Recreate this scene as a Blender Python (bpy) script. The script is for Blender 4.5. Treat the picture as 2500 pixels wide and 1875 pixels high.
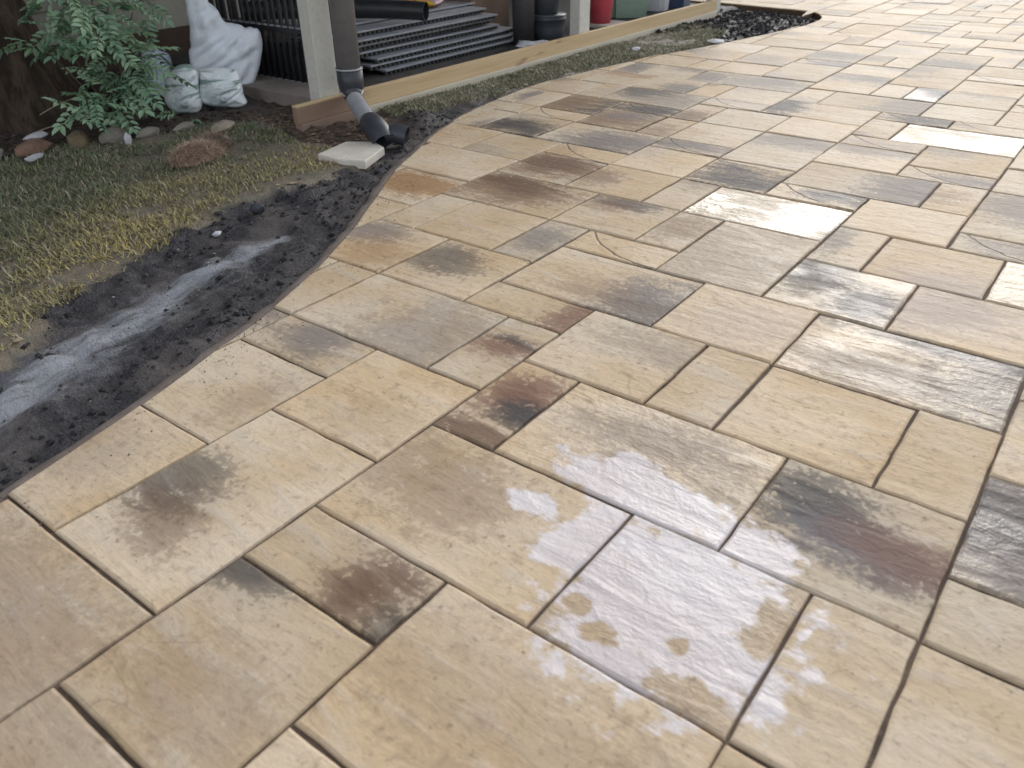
import bpy, bmesh, math, random
import numpy as np
from mathutils import Vector, Matrix

random.seed(11)
RNG = np.random.default_rng(11)
for o in list(bpy.data.objects):
    bpy.data.objects.remove(o, do_unlink=True)
S = bpy.context.scene
COL = S.collection
R = math.radians

# ------------------------------------------------------------------ camera
M = 0.165026                        # paving module (6.5 in): joints lie on multiples of M
CAM = Vector((0.02082, -0.03594, 0.983))
PITCH, ROLL, YAW = 0.55630833, 0.01898299, 0.6568019
cp, sp, cr, sr = math.cos(PITCH), math.sin(PITCH), math.cos(ROLL), math.sin(ROLL)
right0 = Vector((1, 0, 0)); down0 = Vector((0, -sp, -cp)); fwd0 = Vector((0, cp, -sp))
right1 = cr * right0 + sr * down0
down1 = -sr * right0 + cr * down0
rz = Matrix.Rotation(YAW, 3, 'Z')
cr_, cd_, cf_ = rz @ right1, rz @ down1, rz @ fwd0
cam_data = bpy.data.cameras.new('camera')
cam = bpy.data.objects.new('camera', cam_data)
COL.objects.link(cam)
mw = Matrix((cr_, -cd_, -cf_)).transposed().to_4x4()
mw.translation = CAM
cam.matrix_world = mw
cam_data.sensor_fit = 'HORIZONTAL'
cam_data.sensor_width = 36.0
cam_data.lens = 1967.9026 / 2500 * 36.0
cam_data.clip_start = 0.02
cam_data.clip_end = 1000
cam_data.dof.use_dof = True
cam_data.dof.focus_distance = 2.7
cam_data.dof.aperture_fstop = 4.5
S.camera = cam

def in_view(x, y, z=0.0, margin=0.0):
    d = Vector((x, y, z)) - CAM
    f = d.dot(cf_)
    if f < 0.05: return False
    u = d.dot(cr_) / f * 1967.9; v = d.dot(cd_) / f * 1967.9
    return abs(u) < 1250 + margin and abs(v) < 937.5 + margin

# ------------------------------------------------------------------ world, sun, exposure
SUN_EL, SUN_AZ = R(30), R(-11)       # overcast: a broad bright patch of cloud low ahead
world = bpy.data.worlds.new('World'); S.world = world
world.use_nodes = True
wn = world.node_tree; wn.nodes.clear()
sky = wn.nodes.new('ShaderNodeTexSky'); sky.sky_type = 'NISHITA'; sky.sun_disc = False
sky.sun_elevation = SUN_EL; sky.sun_rotation = SUN_AZ
sky.air_density = 1.0; sky.dust_density = 1.6; sky.ozone_density = 1.0
hs = wn.nodes.new('ShaderNodeHueSaturation'); hs.inputs['Saturation'].default_value = 0.22
bg = wn.nodes.new('ShaderNodeBackground'); bg.inputs['Strength'].default_value = 0.15
wo = wn.nodes.new('ShaderNodeOutputWorld')
wn.links.new(sky.outputs[0], hs.inputs['Color']); wn.links.new(hs.outputs[0], bg.inputs['Color'])
wn.links.new(bg.outputs[0], wo.inputs['Surface'])
sun_d = bpy.data.lights.new('sun', 'SUN'); sun_d.energy = 0.5; sun_d.angle = R(26)
sun_d.color = (1.0, 0.96, 0.9)
sun = bpy.data.objects.new('sun', sun_d); COL.objects.link(sun)
sd = Vector((math.sin(SUN_AZ) * math.cos(SUN_EL), math.cos(SUN_AZ) * math.cos(SUN_EL), math.sin(SUN_EL)))
sun.rotation_euler = sd.to_track_quat('Z', 'Y').to_euler()
S.view_settings.view_transform = 'Standard'; S.view_settings.look = 'None'
S.view_settings.gamma = 1.0; S.view_settings.use_curve_mapping = False
S.view_settings.exposure = 0.84

# ------------------------------------------------------------------ helpers
def link(o, parent=None):
    COL.objects.link(o)
    if parent is not None: o.parent = parent
    return o

def tag(o, label=None, cat=None, group=None, kind=None):
    if label: o['label'] = label
    if cat: o['category'] = cat
    if group: o['group'] = group
    if kind: o['kind'] = kind
    return o

def empty(name, loc=(0, 0, 0), rot=0.0):
    o = bpy.data.objects.new(name, None); o.location = loc; o.rotation_euler = (0, 0, rot)
    o.empty_display_size = 0.1
    return link(o)

def mesh_obj(name, verts, faces, mat, parent=None, smooth=False, loc=None):
    me = bpy.data.meshes.new(name)
    me.from_pydata([tuple(v) for v in verts], [], [tuple(f) for f in faces]); me.update()
    if smooth: me.polygons.foreach_set('use_smooth', [True] * len(me.polygons))
    if mat: me.materials.append(mat)
    o = bpy.data.objects.new(name, me)
    if loc is not None: o.location = loc
    return link(o, parent)

class MB:
    """collects simple solids into one mesh"""
    def __init__(s): s.v, s.f, s.sm = [], [], []
    def add(s, v, f, smooth=False):
        n = len(s.v); s.v += [tuple(p) for p in v]; s.f += [tuple(n + i for i in q) for q in f]; s.sm += [smooth] * len(f); return s
    def box(s, x0, y0, z0, x1, y1, z1, b=0.0):
        if b <= 0:
            v = [(x0,y0,z0),(x1,y0,z0),(x1,y1,z0),(x0,y1,z0),(x0,y0,z1),(x1,y0,z1),(x1,y1,z1),(x0,y1,z1)]
            return s.add(v, [(0,3,2,1),(4,5,6,7),(0,1,5,4),(1,2,6,5),(2,3,7,6),(3,0,4,7)])
        bm = bmesh.new(); bmesh.ops.create_cube(bm, size=1)
        bmesh.ops.scale(bm, vec=(x1-x0, y1-y0, z1-z0), verts=bm.verts)
        bmesh.ops.translate(bm, vec=((x0+x1)/2, (y0+y1)/2, (z0+z1)/2), verts=bm.verts)
        bmesh.ops.bevel(bm, geom=bm.edges[:], offset=b, segments=2, profile=0.6, affect='EDGES')
        bm.verts.index_update()
        v = [p.co[:] for p in bm.verts]; f = [[q.index for q in t.verts] for t in bm.faces]; bm.free()
        return s.add(v, f)
    def tube(s, pts, rad, n=14, cap=True, hollow=0.0, smooth=True):
        pts = [Vector(p) for p in pts]; k = len(pts)
        rad = rad if isinstance(rad, (list, tuple)) else [rad] * k
        rings = []; up = Vector((0, 0, 1)); pu = None
        for i, p in enumerate(pts):
            d = (pts[min(i+1, k-1)] - pts[max(i-1, 0)]).normalized()
            if pu is None:
                a = up if abs(d.z) < 0.9 else Vector((1, 0, 0)); u = d.cross(a).normalized()
            else:
                u = (pu - d * pu.dot(d)).normalized()
            pu = u; w = d.cross(u)
            rings.append([p + (u * math.cos(t) + w * math.sin(t)) * rad[i] for t in [2*math.pi*j/n for j in range(n)]])
        v = [q for r_ in rings for q in r_]; f = []
        for i in range(k-1):
            for j in range(n): f.append((i*n+j, i*n+(j+1) % n, (i+1)*n+(j+1) % n, (i+1)*n+j))
        if cap and not hollow: f += [tuple(range(n-1, -1, -1)), tuple((k-1)*n+j for j in range(n))]
        s.add(v, f, smooth)
        if hollow:
            d0 = (pts[1]-pts[0]).normalized()
            inner = []
            for i, p in enumerate(pts):
                inner.append([p + (q - p) * (1 - hollow / rad[i]) for q in rings[i]])
            vi = [q for r_ in inner for q in r_]; fi = []
            for i in range(k-1):
                for j in range(n): fi.append((i*n+j, (i+1)*n+j, (i+1)*n+(j+1) % n, i*n+(j+1) % n))
            s.add(vi, fi, smooth)
            for e in (0, k-1):
                vv = rings[e] + inner[e]
                s.add(vv, [(j, (j+1) % n, n+(j+1) % n, n+j) for j in range(n)])
        return s
    def lathe(s, prof, c=(0, 0, 0), n=28, smooth=True):
        v = []; f = []
        for r_, z in prof:
            for j in range(n):
                t = 2*math.pi*j/n; v.append((c[0]+r_*math.cos(t), c[1]+r_*math.sin(t), c[2]+z))
        for i in range(len(prof)-1):
            for j in range(n): f.append((i*n+j, i*n+(j+1) % n, (i+1)*n+(j+1) % n, (i+1)*n+j))
        return s.add(v, f, smooth)
    def build(s, name, mat, parent=None, loc=None):
        o = mesh_obj(name, s.v, s.f, mat, parent, False, loc)
        o.data.polygons.foreach_set('use_smooth', s.sm)
        return o

# ------------------------------------------------------------------ node material helpers
class NT:
    def __init__(s, name):
        s.m = bpy.data.materials.new(name); s.m.use_nodes = True
        s.t = s.m.node_tree; s.t.nodes.clear()
        s.out = s.t.nodes.new('ShaderNodeOutputMaterial')
        s.b = s.t.nodes.new('ShaderNodeBsdfPrincipled')
        s.t.links.new(s.b.outputs[0], s.out.inputs['Surface'])
    def n(s, t): return s.t.nodes.new(t)
    def set(s, sock, v):
        if hasattr(v, 'links') or isinstance(v, bpy.types.NodeSocket): s.t.links.new(v, sock)
        else:
            if sock.type == 'RGBA' and len(v) == 3: v = (*v, 1)
            sock.default_value = v
    def math(s, op, a, b=None, c=None, clamp=False):
        q = s.n('ShaderNodeMath'); q.operation = op; q.use_clamp = clamp
        s.set(q.inputs[0], a)
        if b is not None: s.set(q.inputs[1], b)
        if c is not None: s.set(q.inputs[2], c)
        return q.outputs[0]
    def vm(s, op, a, b=None, scale=None):
        q = s.n('ShaderNodeVectorMath'); q.operation = op
        s.set(q.inputs[0], a)
        if b is not None: s.set(q.inputs[1], b)
        if scale is not None: s.set(q.inputs['Scale'], scale)
        return q.outputs['Value'] if op in ('LENGTH', 'DOT_PRODUCT', 'DISTANCE') else q.outputs[0]
    def mix(s, fac, a, b, mode='MIX'):
        q = s.n('ShaderNodeMix'); q.data_type = 'RGBA'; q.blend_type = mode
        s.set(q.inputs[0], fac); s.set(q.inputs[6], a); s.set(q.inputs[7], b)
        return q.outputs[2]
    def noise(s, vec, scale, detail=4.0, rough=0.55, dist=0.0):
        q = s.n('ShaderNodeTexNoise'); q.inputs['Scale'].default_value = scale
        q.inputs['Detail'].default_value = detail; q.inputs['Roughness'].default_value = rough
        q.inputs['Distortion'].default_value = dist
        if vec is not None: s.t.links.new(vec, q.inputs['Vector'])
        return q.outputs[0]
    def ss(s, v, a, b, lo=0.0, hi=1.0):
        q = s.n('ShaderNodeMapRange'); q.interpolation_type = 'SMOOTHSTEP'
        s.set(q.inputs[0], v); s.set(q.inputs[1], a); s.set(q.inputs[2], b); s.set(q.inputs[3], lo); s.set(q.inputs[4], hi)
        return q.outputs[0]
    def attr(s, name, typ='OBJECT'):
        q = s.n('ShaderNodeAttribute'); q.attribute_type = typ; q.attribute_name = name; return q
    def mapping(s, vec, scale=(1, 1, 1), rot=(0, 0, 0), loc=(0, 0, 0)):
        q = s.n('ShaderNodeMapping'); q.inputs['Scale'].default_value = scale
        q.inputs['Rotation'].default_value = rot; q.inputs['Location'].default_value = loc
        s.t.links.new(vec, q.inputs['Vector']); return q.outputs[0]
    def bump(s, h, strength=0.3, dist=0.01, normal=None):
        q = s.n('ShaderNodeBump'); q.inputs['Strength'].default_value = strength; q.inputs['Distance'].default_value = dist
        s.t.links.new(h, q.inputs['Height'])
        if normal is not None: s.t.links.new(normal, q.inputs['Normal'])
        return q.outputs[0]
    def fin(s, color, rough=0.7, normal=None, spec=0.5):
        s.set(s.b.inputs['Base Color'], color); s.set(s.b.inputs['Roughness'], rough)
        s.set(s.b.inputs['Specular IOR Level'], spec)
        if normal is not None: s.t.links.new(normal, s.b.inputs['Normal'])
        return s.m
    def obj(s): return s.n('ShaderNodeTexCoord').outputs['Object']
    def pos(s): return s.n('ShaderNodeNewGeometry').outputs['Position']

def simple(name, c1, c2, scale=20, rough=0.6, bump=0.15, spec=0.5, detail=5, dist=0.01, stretch=None):
    t = NT(name); v = t.pos()
    if stretch: v = t.mapping(v, stretch)
    n1 = t.noise(v, scale, detail); n2 = t.noise(v, scale * 7, 3)
    k = t.ss(n1, 0.3, 0.7)
    c = t.mix(k, c1, c2)
    c = t.mix(t.math('MULTIPLY', t.ss(n2, 0.45, 0.75), 0.35), c, tuple(x * 0.6 for x in c1))
    h = t.math('ADD', n1, t.math('MULTIPLY', n2, 0.4))
    r_ = t.math('ADD', rough - 0.08, t.math('MULTIPLY', n2, 0.16))
    return t.fin(c, r_, t.bump(h, bump, dist) if bump else None, spec)

# ------------------------------------------------------------------ paver material
def make_paver_material(with_sky_film):
    t = NT('sky_film_slate_paver' if with_sky_film else 'slate_paver')
    P = t.obj()
    info = t.n('ShaderNodeObjectInfo')
    rnd = info.outputs['Random']
    off = t.n('ShaderNodeCombineXYZ')
    t.set(off.inputs[0], t.math('MULTIPLY', rnd, 37.0)); t.set(off.inputs[1], t.math('MULTIPLY', rnd, 91.0)); t.set(off.inputs[2], t.math('MULTIPLY', rnd, 13.0))
    Q = t.vm('ADD', P, off.outputs[0])
    big = t.noise(Q, 4.5, 2, 0.5)
    mid = t.noise(Q, 30, 4, 0.62, 0.3)
    spk = t.noise(Q, 75, 3, 0.65)
    grain = t.noise(t.mapping(Q, (6, 22, 20)), 1.0, 5, 0.58, 0.5)
    cream = (0.600, 0.495, 0.368); tan = (0.53, 0.405, 0.265); ash = (0.52, 0.455, 0.385)
    base = t.mix(t.ss(big, 0.35, 0.68), cream, tan)
    base = t.mix(t.math('MULTIPLY', t.ss(grain, 0.5, 0.72), 0.55), base, ash)
    tone = t.attr('tone')
    base = t.mix(1.0, base, tone.outputs['Color'], 'MULTIPLY')
    base = t.mix(t.math('MULTIPLY', t.ss(spk, 0.54, 0.72), 0.34), base, (0.25, 0.185, 0.13))
    base = t.mix(t.math('MULTIPLY', t.ss(mid, 0.52, 0.72), 0.36), base, (0.28, 0.205, 0.145))
    base = t.mix(t.math('MULTIPLY', t.ss(spk, 0.66, 0.73), 0.45), base, (0.13, 0.095, 0.07))
    sep = t.n('ShaderNodeSeparateXYZ'); t.set(sep.inputs[0], P)
    px_, py_ = sep.outputs[0], sep.outputs[1]
    wob = t.math('ADD', t.math('MULTIPLY', t.math('SUBTRACT', grain, 0.5), 1.5), t.math('MULTIPLY', t.math('SUBTRACT', big, 0.5), 1.2))
    for k in ('1', '2', '3'):
        a = t.attr('spot' + k); c = t.attr('spotcol' + k)
        s_ = t.n('ShaderNodeSeparateColor'); t.set(s_.inputs[0], a.outputs['Color'])
        dx = t.math('DIVIDE', t.math('SUBTRACT', px_, s_.outputs[0]), s_.outputs[2])
        dy = t.math('DIVIDE', t.math('SUBTRACT', py_, s_.outputs[1]), a.outputs['Alpha'])
        d = t.math('SQRT', t.math('ADD', t.math('MULTIPLY', dx, dx), t.math('MULTIPLY', dy, dy)))
        d = t.math('ADD', d, wob)
        soft = t.ss(d, 1.65, 0.15)
        gran = t.ss(t.math('ADD', t.math('ADD', mid, t.math('MULTIPLY', t.math('SUBTRACT', spk, 0.5), 1.3)), t.math('MULTIPLY', t.math('SUBTRACT', soft, 0.5), 0.60)), 0.42, 0.58)
        msk = t.math('MULTIPLY', t.math('MULTIPLY', soft, t.math('ADD', 0.36, t.math('MULTIPLY', gran, 0.64))), c.outputs['Alpha'])
        base = t.mix(msk, base, c.outputs['Color'])
    # cleft lines: contour of a slow noise, kept only in places
    cl = t.noise(t.mapping(Q, (1.0, 2.6, 1.0), (0, 0, 0.5)), 2.3, 2, 0.5, 0.6)
    line = t.ss(t.math('ABSOLUTE', t.math('SUBTRACT', cl, 0.55)), 0.001, 0.006, 1.0, 0.0)
    gate = t.ss(t.math('ADD', big, t.math('MULTIPLY', t.math('SUBTRACT', mid, 0.5), 0.5)), 0.51, 0.58)
    line = t.math('MULTIPLY', t.math('MULTIPLY', line, gate), 0.5)
    # moulded arc of the small planks
    arc = t.attr('arc')                                      # centre x, centre y, radius, half width
    s_ = t.n('ShaderNodeSeparateColor'); t.set(s_.inputs[0], arc.outputs['Color'])
    ax = t.math('SUBTRACT', px_, s_.outputs[0]); ay = t.math('SUBTRACT', py_, s_.outputs[1])
    ar = t.math('SQRT', t.math('ADD', t.math('MULTIPLY', ax, ax), t.math('MULTIPLY', ay, ay)))
    ar = t.math('ADD', ar, t.math('MULTIPLY', t.math('SUBTRACT', mid, 0.5), 0.02))
    aline = t.ss(t.math('ABSOLUTE', t.math('SUBTRACT', ar, s_.outputs[2])), 0.0015, 0.0065, 1.0, 0.0)
    aline = t.math('MULTIPLY', aline, t.ss(arc.outputs['Alpha'], 0.1, 0.2))
    crack = t.math('MAXIMUM', line, t.math('MULTIPLY', aline, 1.5))
    base = t.mix(t.math('MULTIPLY', crack, 0.5), base, (0.13, 0.095, 0.07))
    # wet film, whitened to paint in sky reflection (irregular outline across several pavers)
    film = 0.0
    if with_sky_film:
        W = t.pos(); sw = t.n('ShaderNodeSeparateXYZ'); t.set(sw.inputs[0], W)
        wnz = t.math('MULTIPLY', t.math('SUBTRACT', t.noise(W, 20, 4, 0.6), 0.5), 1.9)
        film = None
        for (cx, cy, rx, ry, sgn) in SKY_FILM:
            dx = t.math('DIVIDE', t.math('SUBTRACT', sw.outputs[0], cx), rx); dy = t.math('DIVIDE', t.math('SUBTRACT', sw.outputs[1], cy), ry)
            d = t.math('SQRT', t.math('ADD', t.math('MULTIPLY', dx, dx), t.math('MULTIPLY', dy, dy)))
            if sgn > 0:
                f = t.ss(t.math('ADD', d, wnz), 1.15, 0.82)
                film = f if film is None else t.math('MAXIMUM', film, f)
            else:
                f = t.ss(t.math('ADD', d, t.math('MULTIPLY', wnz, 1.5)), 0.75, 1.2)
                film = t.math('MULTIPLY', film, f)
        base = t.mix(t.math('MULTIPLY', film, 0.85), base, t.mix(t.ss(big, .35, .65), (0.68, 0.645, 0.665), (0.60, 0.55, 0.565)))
    base = t.mix(t.ss(sep.outputs[2], -0.006, -0.011), base, (0.115, 0.078, 0.055))   # sides darkened: bedding dirt plus painted-in shade
    wet = t.attr('wet').outputs['Fac']
    wn_ = t.ss(t.math('ADD', grain, t.math('MULTIPLY', t.math('SUBTRACT', big, 0.5), 1.4)), 0.30, 0.62)
    wetm = t.math('MULTIPLY', wet, t.math('ADD', 0.18, t.math('MULTIPLY', wn_, 0.82)))
    wetm = t.math('MAXIMUM', wetm, t.math('MULTIPLY', film, 0.30)) if with_sky_film else wetm
    rough = t.math('ADD', 0.56, t.math('MULTIPLY', t.math('SUBTRACT', spk, 0.5), 0.25))
    h = t.math('ADD', t.math('MULTIPLY', grain, 1.0), t.math('MULTIPLY', mid, 0.55))
    h = t.math('ADD', h, t.math('MULTIPLY', spk, 0.16));
    h = t.math('SUBTRACT', h, t.math('MULTIPLY', aline, 0.55))
    nrm = t.bump(h, 0.40, 0.013)
    t.t.links.new(t.math('ADD', 0.42, t.math('MULTIPLY', wet, 0.5)), nrm.node.inputs['Strength'])
    t.fin(base, rough, nrm, 0.06)
    t.set(t.b.inputs['Coat Weight'], wetm)
    t.set(t.b.inputs['Coat IOR'], 1.6)
    t.set(t.b.inputs['Coat Roughness'], t.math('ADD', 0.14, t.math('MULTIPLY', spk, 0.22)))
    t.t.links.new(nrm, t.b.inputs['Coat Normal'])
    return t.m
# whitened sky-film ellipses in world metres (x, y, rx, ry, +1 film / -1 bare)
SKY_FILM = [(-0.33, 0.83, 0.205, 0.20, 1), (-0.50, 1.045, 0.20, 0.075, 1), (-0.56, 1.09, 0.07, 0.055, 1), (-0.525, 0.90, 0.055, 0.11, 1), (-0.555, 0.83, 0.05, 0.045, 1),
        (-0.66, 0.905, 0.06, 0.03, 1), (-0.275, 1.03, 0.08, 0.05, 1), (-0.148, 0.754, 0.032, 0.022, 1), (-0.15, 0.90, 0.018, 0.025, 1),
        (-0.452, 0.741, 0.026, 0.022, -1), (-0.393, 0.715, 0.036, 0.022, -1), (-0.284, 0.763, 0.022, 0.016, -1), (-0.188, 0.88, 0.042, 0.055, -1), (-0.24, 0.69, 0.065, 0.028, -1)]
MAT_PAVER = make_paver_material(False)
MAT_PAVER_SKY = make_paver_material(True)
SKY_FILMED = {(-6, 4), (-3, 4), (-1, 4), (-5, 6), (-2, 6), (-4, 2)}

def mat_joint_sand():
    t = NT('joint_sand'); v = t.pos()
    n1 = t.noise(v, 6, 4); n2 = t.noise(v, 260, 3, 0.7); n3 = t.noise(v, 60, 3)
    c = t.mix(t.ss(n1, 0.35, 0.65), (0.125, 0.090, 0.068), (0.070, 0.052, 0.041))
    c = t.mix(t.math('MULTIPLY', t.ss(n3, 0.5, 0.7), 0.5), c, (0.19, 0.145, 0.112))
    c = t.mix(t.math('MULTIPLY', t.ss(n2, 0.5, 0.7), 0.4), c, (0.03, 0.024, 0.02))
    return t.fin(c, 0.9, t.bump(n2, 0.5, 0.003), 0.3)
MAT_SAND = mat_joint_sand()

# ------------------------------------------------------------------ patio outline (metres)
EDGE = [(-1.30, -1.4), (-1.36, -0.6), (-1.43, 0.0), (-1.497, 0.331), (-1.575, 0.665), (-1.649, 0.912), (-1.68, 1.029), (-1.725, 1.157),
        (-1.822, 1.39), (-1.904, 1.552), (-1.987, 1.706), (-2.081, 1.856), (-2.162, 1.99), (-2.263, 2.146), (-2.356, 2.318),
        (-2.427, 2.478), (-2.557, 2.743), (-2.619, 2.924), (-2.698, 3.153), (-2.738, 3.36), (-2.762, 3.56), (-2.79, 3.838),
        (-2.777, 4.155), (-2.725, 4.573), (-2.669, 4.882), (-2.602, 5.201), (-2.471, 5.734), (-2.365, 6.283), (-2.29, 6.747),
        (-2.285, 7.048), (-2.326, 7.296), (-2.463, 7.529), (-2.669, 7.622), (-2.982, 7.68), (-3.25, 7.72), (-3.7, 7.77), (-5.2, 7.9), (-5.2, 7.95)]
def catmull(pts, k=4):
    out = []
    P = [pts[0]] + list(pts) + [pts[-1]]
    for i in range(1, len(P) - 2):
        p0, p1, p2, p3 = [np.array(P[i+q]) for q in (-1, 0, 1, 2)]
        for j in range(k):
            s = j / k
            out.append(tuple(0.5*((2*p1)+(-p0+p2)*s+(2*p0-5*p1+4*p2-p3)*s*s+(-p0+3*p1-3*p2+p3)*s**3)))
    out.append(tuple(pts[-1])); return out
EDGE_S = catmull(EDGE, 4)
PATIO = EDGE_S + [(-5.2, 11.2), (2.0, 11.2), (2.0, -1.4)]
PAT = np.array(PATIO)
def inside(poly, X, Y):
    poly = np.asarray(poly); res = np.zeros(np.shape(X), bool); j = len(poly) - 1
    for i in range(len(poly)):
        xi, yi = poly[i]; xj, yj = poly[j]
        c = ((yi > Y) != (yj > Y)) & (X < (xj - xi) * (Y - yi) / (yj - yi + 1e-12) + xi)
        res ^= c; j = i
    return res
def dist_poly(line, X, Y):
    line = np.asarray(line); d = np.full(np.shape(X), 1e9)
    for a, b in zip(line[:-1], line[1:]):
        ab = b - a; L = (ab ** 2).sum() + 1e-12
        s = np.clip(((X - a[0]) * ab[0] + (Y - a[1]) * ab[1]) / L, 0, 1)
        d = np.minimum(d, np.hypot(X - a[0] - s * ab[0], Y - a[1] - s * ab[1]))
    return d
def clip_rect(poly, x0, y0, x1, y1):
    def cut(ps, inside_, inter):
        out = []
        for i in range(len(ps)):
            a, b = ps[i-1], ps[i]
            if inside_(b):
                if not inside_(a): out.append(inter(a, b))
                out.append(b)
            elif inside_(a): out.append(inter(a, b))
        return out
    def ix(x): return lambda a, b: (x, a[1] + (b[1]-a[1]) * (x-a[0]) / (b[0]-a[0]))
    def iy(y): return lambda a, b: (a[0] + (b[0]-a[0]) * (y-a[1]) / (b[1]-a[1]), y)
    for ins, it in ((lambda p: p[0] >= x0, ix(x0)), (lambda p: p[0] <= x1, ix(x1)), (lambda p: p[1] >= y0, iy(y0)), (lambda p: p[1] <= y1, iy(y1))):
        if not poly: return []
        poly = cut(poly, ins, it)
    return poly

# ------------------------------------------------------------------ paver layout (module coordinates i0, j0, i1, j1)
TILES = [(-9,0,-6,2),(-6,-1,-4,1),(-6,1,-4,3),(-4,2,-1,4),(-4,0,-2,2),(-2,0,0,2),(-1,2,1,4),(-6,3,-4,4),(-6,4,-3,6),(-3,4,-1,6),(-1,4,0,6),(0,4,2,6),
(-10,2,-8,4),(-8,2,-6,5),(-10,4,-8,6),(-8,5,-6,7),(-10,6,-8,7),(-12,5,-10,7),(-10,7,-7,9),(-11,7,-10,9),(-12,9,-10,11),(-13,8,-12,10),(-12,7,-11,9),(-10,9,-8,11),
(-14,10,-12,12),(-14,12,-12,14),(-12,11,-11,13),(-11,11,-9,13),(-9,11,-8,13),(-7,7,-6,9),(-8,9,-6,10),(-8,10,-5,12),(-6,6,-5,8),(-5,6,-2,8),(-2,6,0,8),
(0,6,2,7),(0,7,2,9),(0,9,2,11),(-6,8,-4,10),(-4,8,-3,10),(-3,8,-1,10),(-1,8,0,10),(-5,10,-3,12),(-3,10,0,12),(-4,12,-2,14),(-2,12,0,14),(-6,12,-4,15),
(-8,12,-6,13),(-4,14,-3,16),(-3,14,-1,16),(-1,14,1,16),(-12,13,-9,15),(-9,13,-7,15),(-7,13,-6,15),(-7,15,-4,17),(-8,15,-7,17),(-10,15,-8,17),(-12,15,-10,17),
(-15,14,-12,16),(-4,16,-2,18),(-2,16,0,17),(-2,17,0,20),(-6,17,-4,18),(-6,18,-3,20),(-3,18,-2,20),(-4,20,-2,21),(-4,21,-2,23),(-6,20,-4,22),(-6,22,-4,23),
(-6,23,-5,25),(-5,23,-2,25),(-4,25,-2,26),(-6,25,-4,26),(-8,26,-5,28),(-5,26,-3,28),(-3,26,-1,28),(-2,20,0,22),(-2,22,0,24),(-8,17,-6,19),(-8,19,-6,22),
(-10,17,-8,19),(-10,19,-8,20),(-10,20,-8,22),(-12,17,-10,18),(-13,18,-10,20),(-15,18,-13,20),(-13,20,-11,22),(-11,20,-10,22),(-10,22,-8,24),(-15,20,-13,21),
(-15,21,-13,23),(-13,22,-11,23),(-16,21,-15,23),(-17,23,-15,25),(-15,23,-14,25),(-14,23,-11,25),(-11,22,-10,24),(-11,24,-9,25),(-10,24,-9,24),(-11,25,-9,27),
(-8,22,-6,24),(-9,24,-6,26),(-9,26,-8,28),(-17,25,-16,27),(-16,25,-14,27),(-14,25,-12,27),(-12,25,-11,27),(-16,27,-15,29),(-15,27,-13,29),(-13,27,-12,29),
(-12,27,-9,29),(-16,29,-14,31),(-14,29,-13,31),(-13,29,-11,31),(-11,29,-9,32),(-11,32,-9,33),(-11,33,-9,35),(-15,31,-13,33),(-13,31,-11,33),(-15,33,-13,35),
(-13,33,-11,35),(-9,28,-7,31),(-9,31,-7,33),(-9,33,-8,35),(-8,33,-7,35),(-9,35,-7,38),(-9,38,-7,39),(-14,35,-11,37),(-11,35,-9,37),(-14,37,-11,39),(-14,39,-12,41),
(-11,37,-10,39),(-12,39,-10,40),(-10,37,-9,39),(-7,28,-6,30),(-6,28,-5,30),(-7,30,-5,32),(-5,28,-3,30),(-5,30,-3,32),(-5,32,-3,33),(-5,33,-3,35),(-7,32,-5,34),
(-7,34,-5,37),(-5,35,-4,37),(-7,37,-6,39),(-6,37,-4,39),(-6,39,-4,41),(-8,39,-6,41),(-10,39,-8,42),(-8,41,-7,43),(-7,41,-5,43),(-8,43,-6,45),(-10,42,-8,44)]
OCC = {}
TL = []
def put(t):
    cells = [(i, j) for i in range(t[0], t[2]) for j in range(t[1], t[3])]
    if not cells or any(c in OCC for c in cells): return False
    for c in cells: OCC[c] = 1
    TL.append(t); return True
for t in TILES: put(t)
I0, I1, J0, J1 = -32, 10, -7, 66
lr = random.Random(5)
for j in range(J0, J1):
    for i in range(I0, I1):
        if (i, j) in OCC: continue
        opts = [(2, 2)] * 5 + [(3, 2)] * 3 + [(1, 2)] * 3 + [(2, 1)] * 2 + [(2, 3)] * 2
        lr.shuffle(opts)
        for w, h in opts + [(1, 2), (2, 1), (1, 1)]:
            if put((i, j, i + w, j + h)): break

CH = (0.070, 0.066, 0.066); BR = (0.145, 0.092, 0.066); RD = (0.190, 0.105, 0.078); GR = (0.20, 0.172, 0.160); OR = (0.33, 0.20, 0.105); BL = (0.125, 0.122, 0.132); TB = (0.22, 0.15, 0.10); PK = (0.40, 0.33, 0.30)
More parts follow.
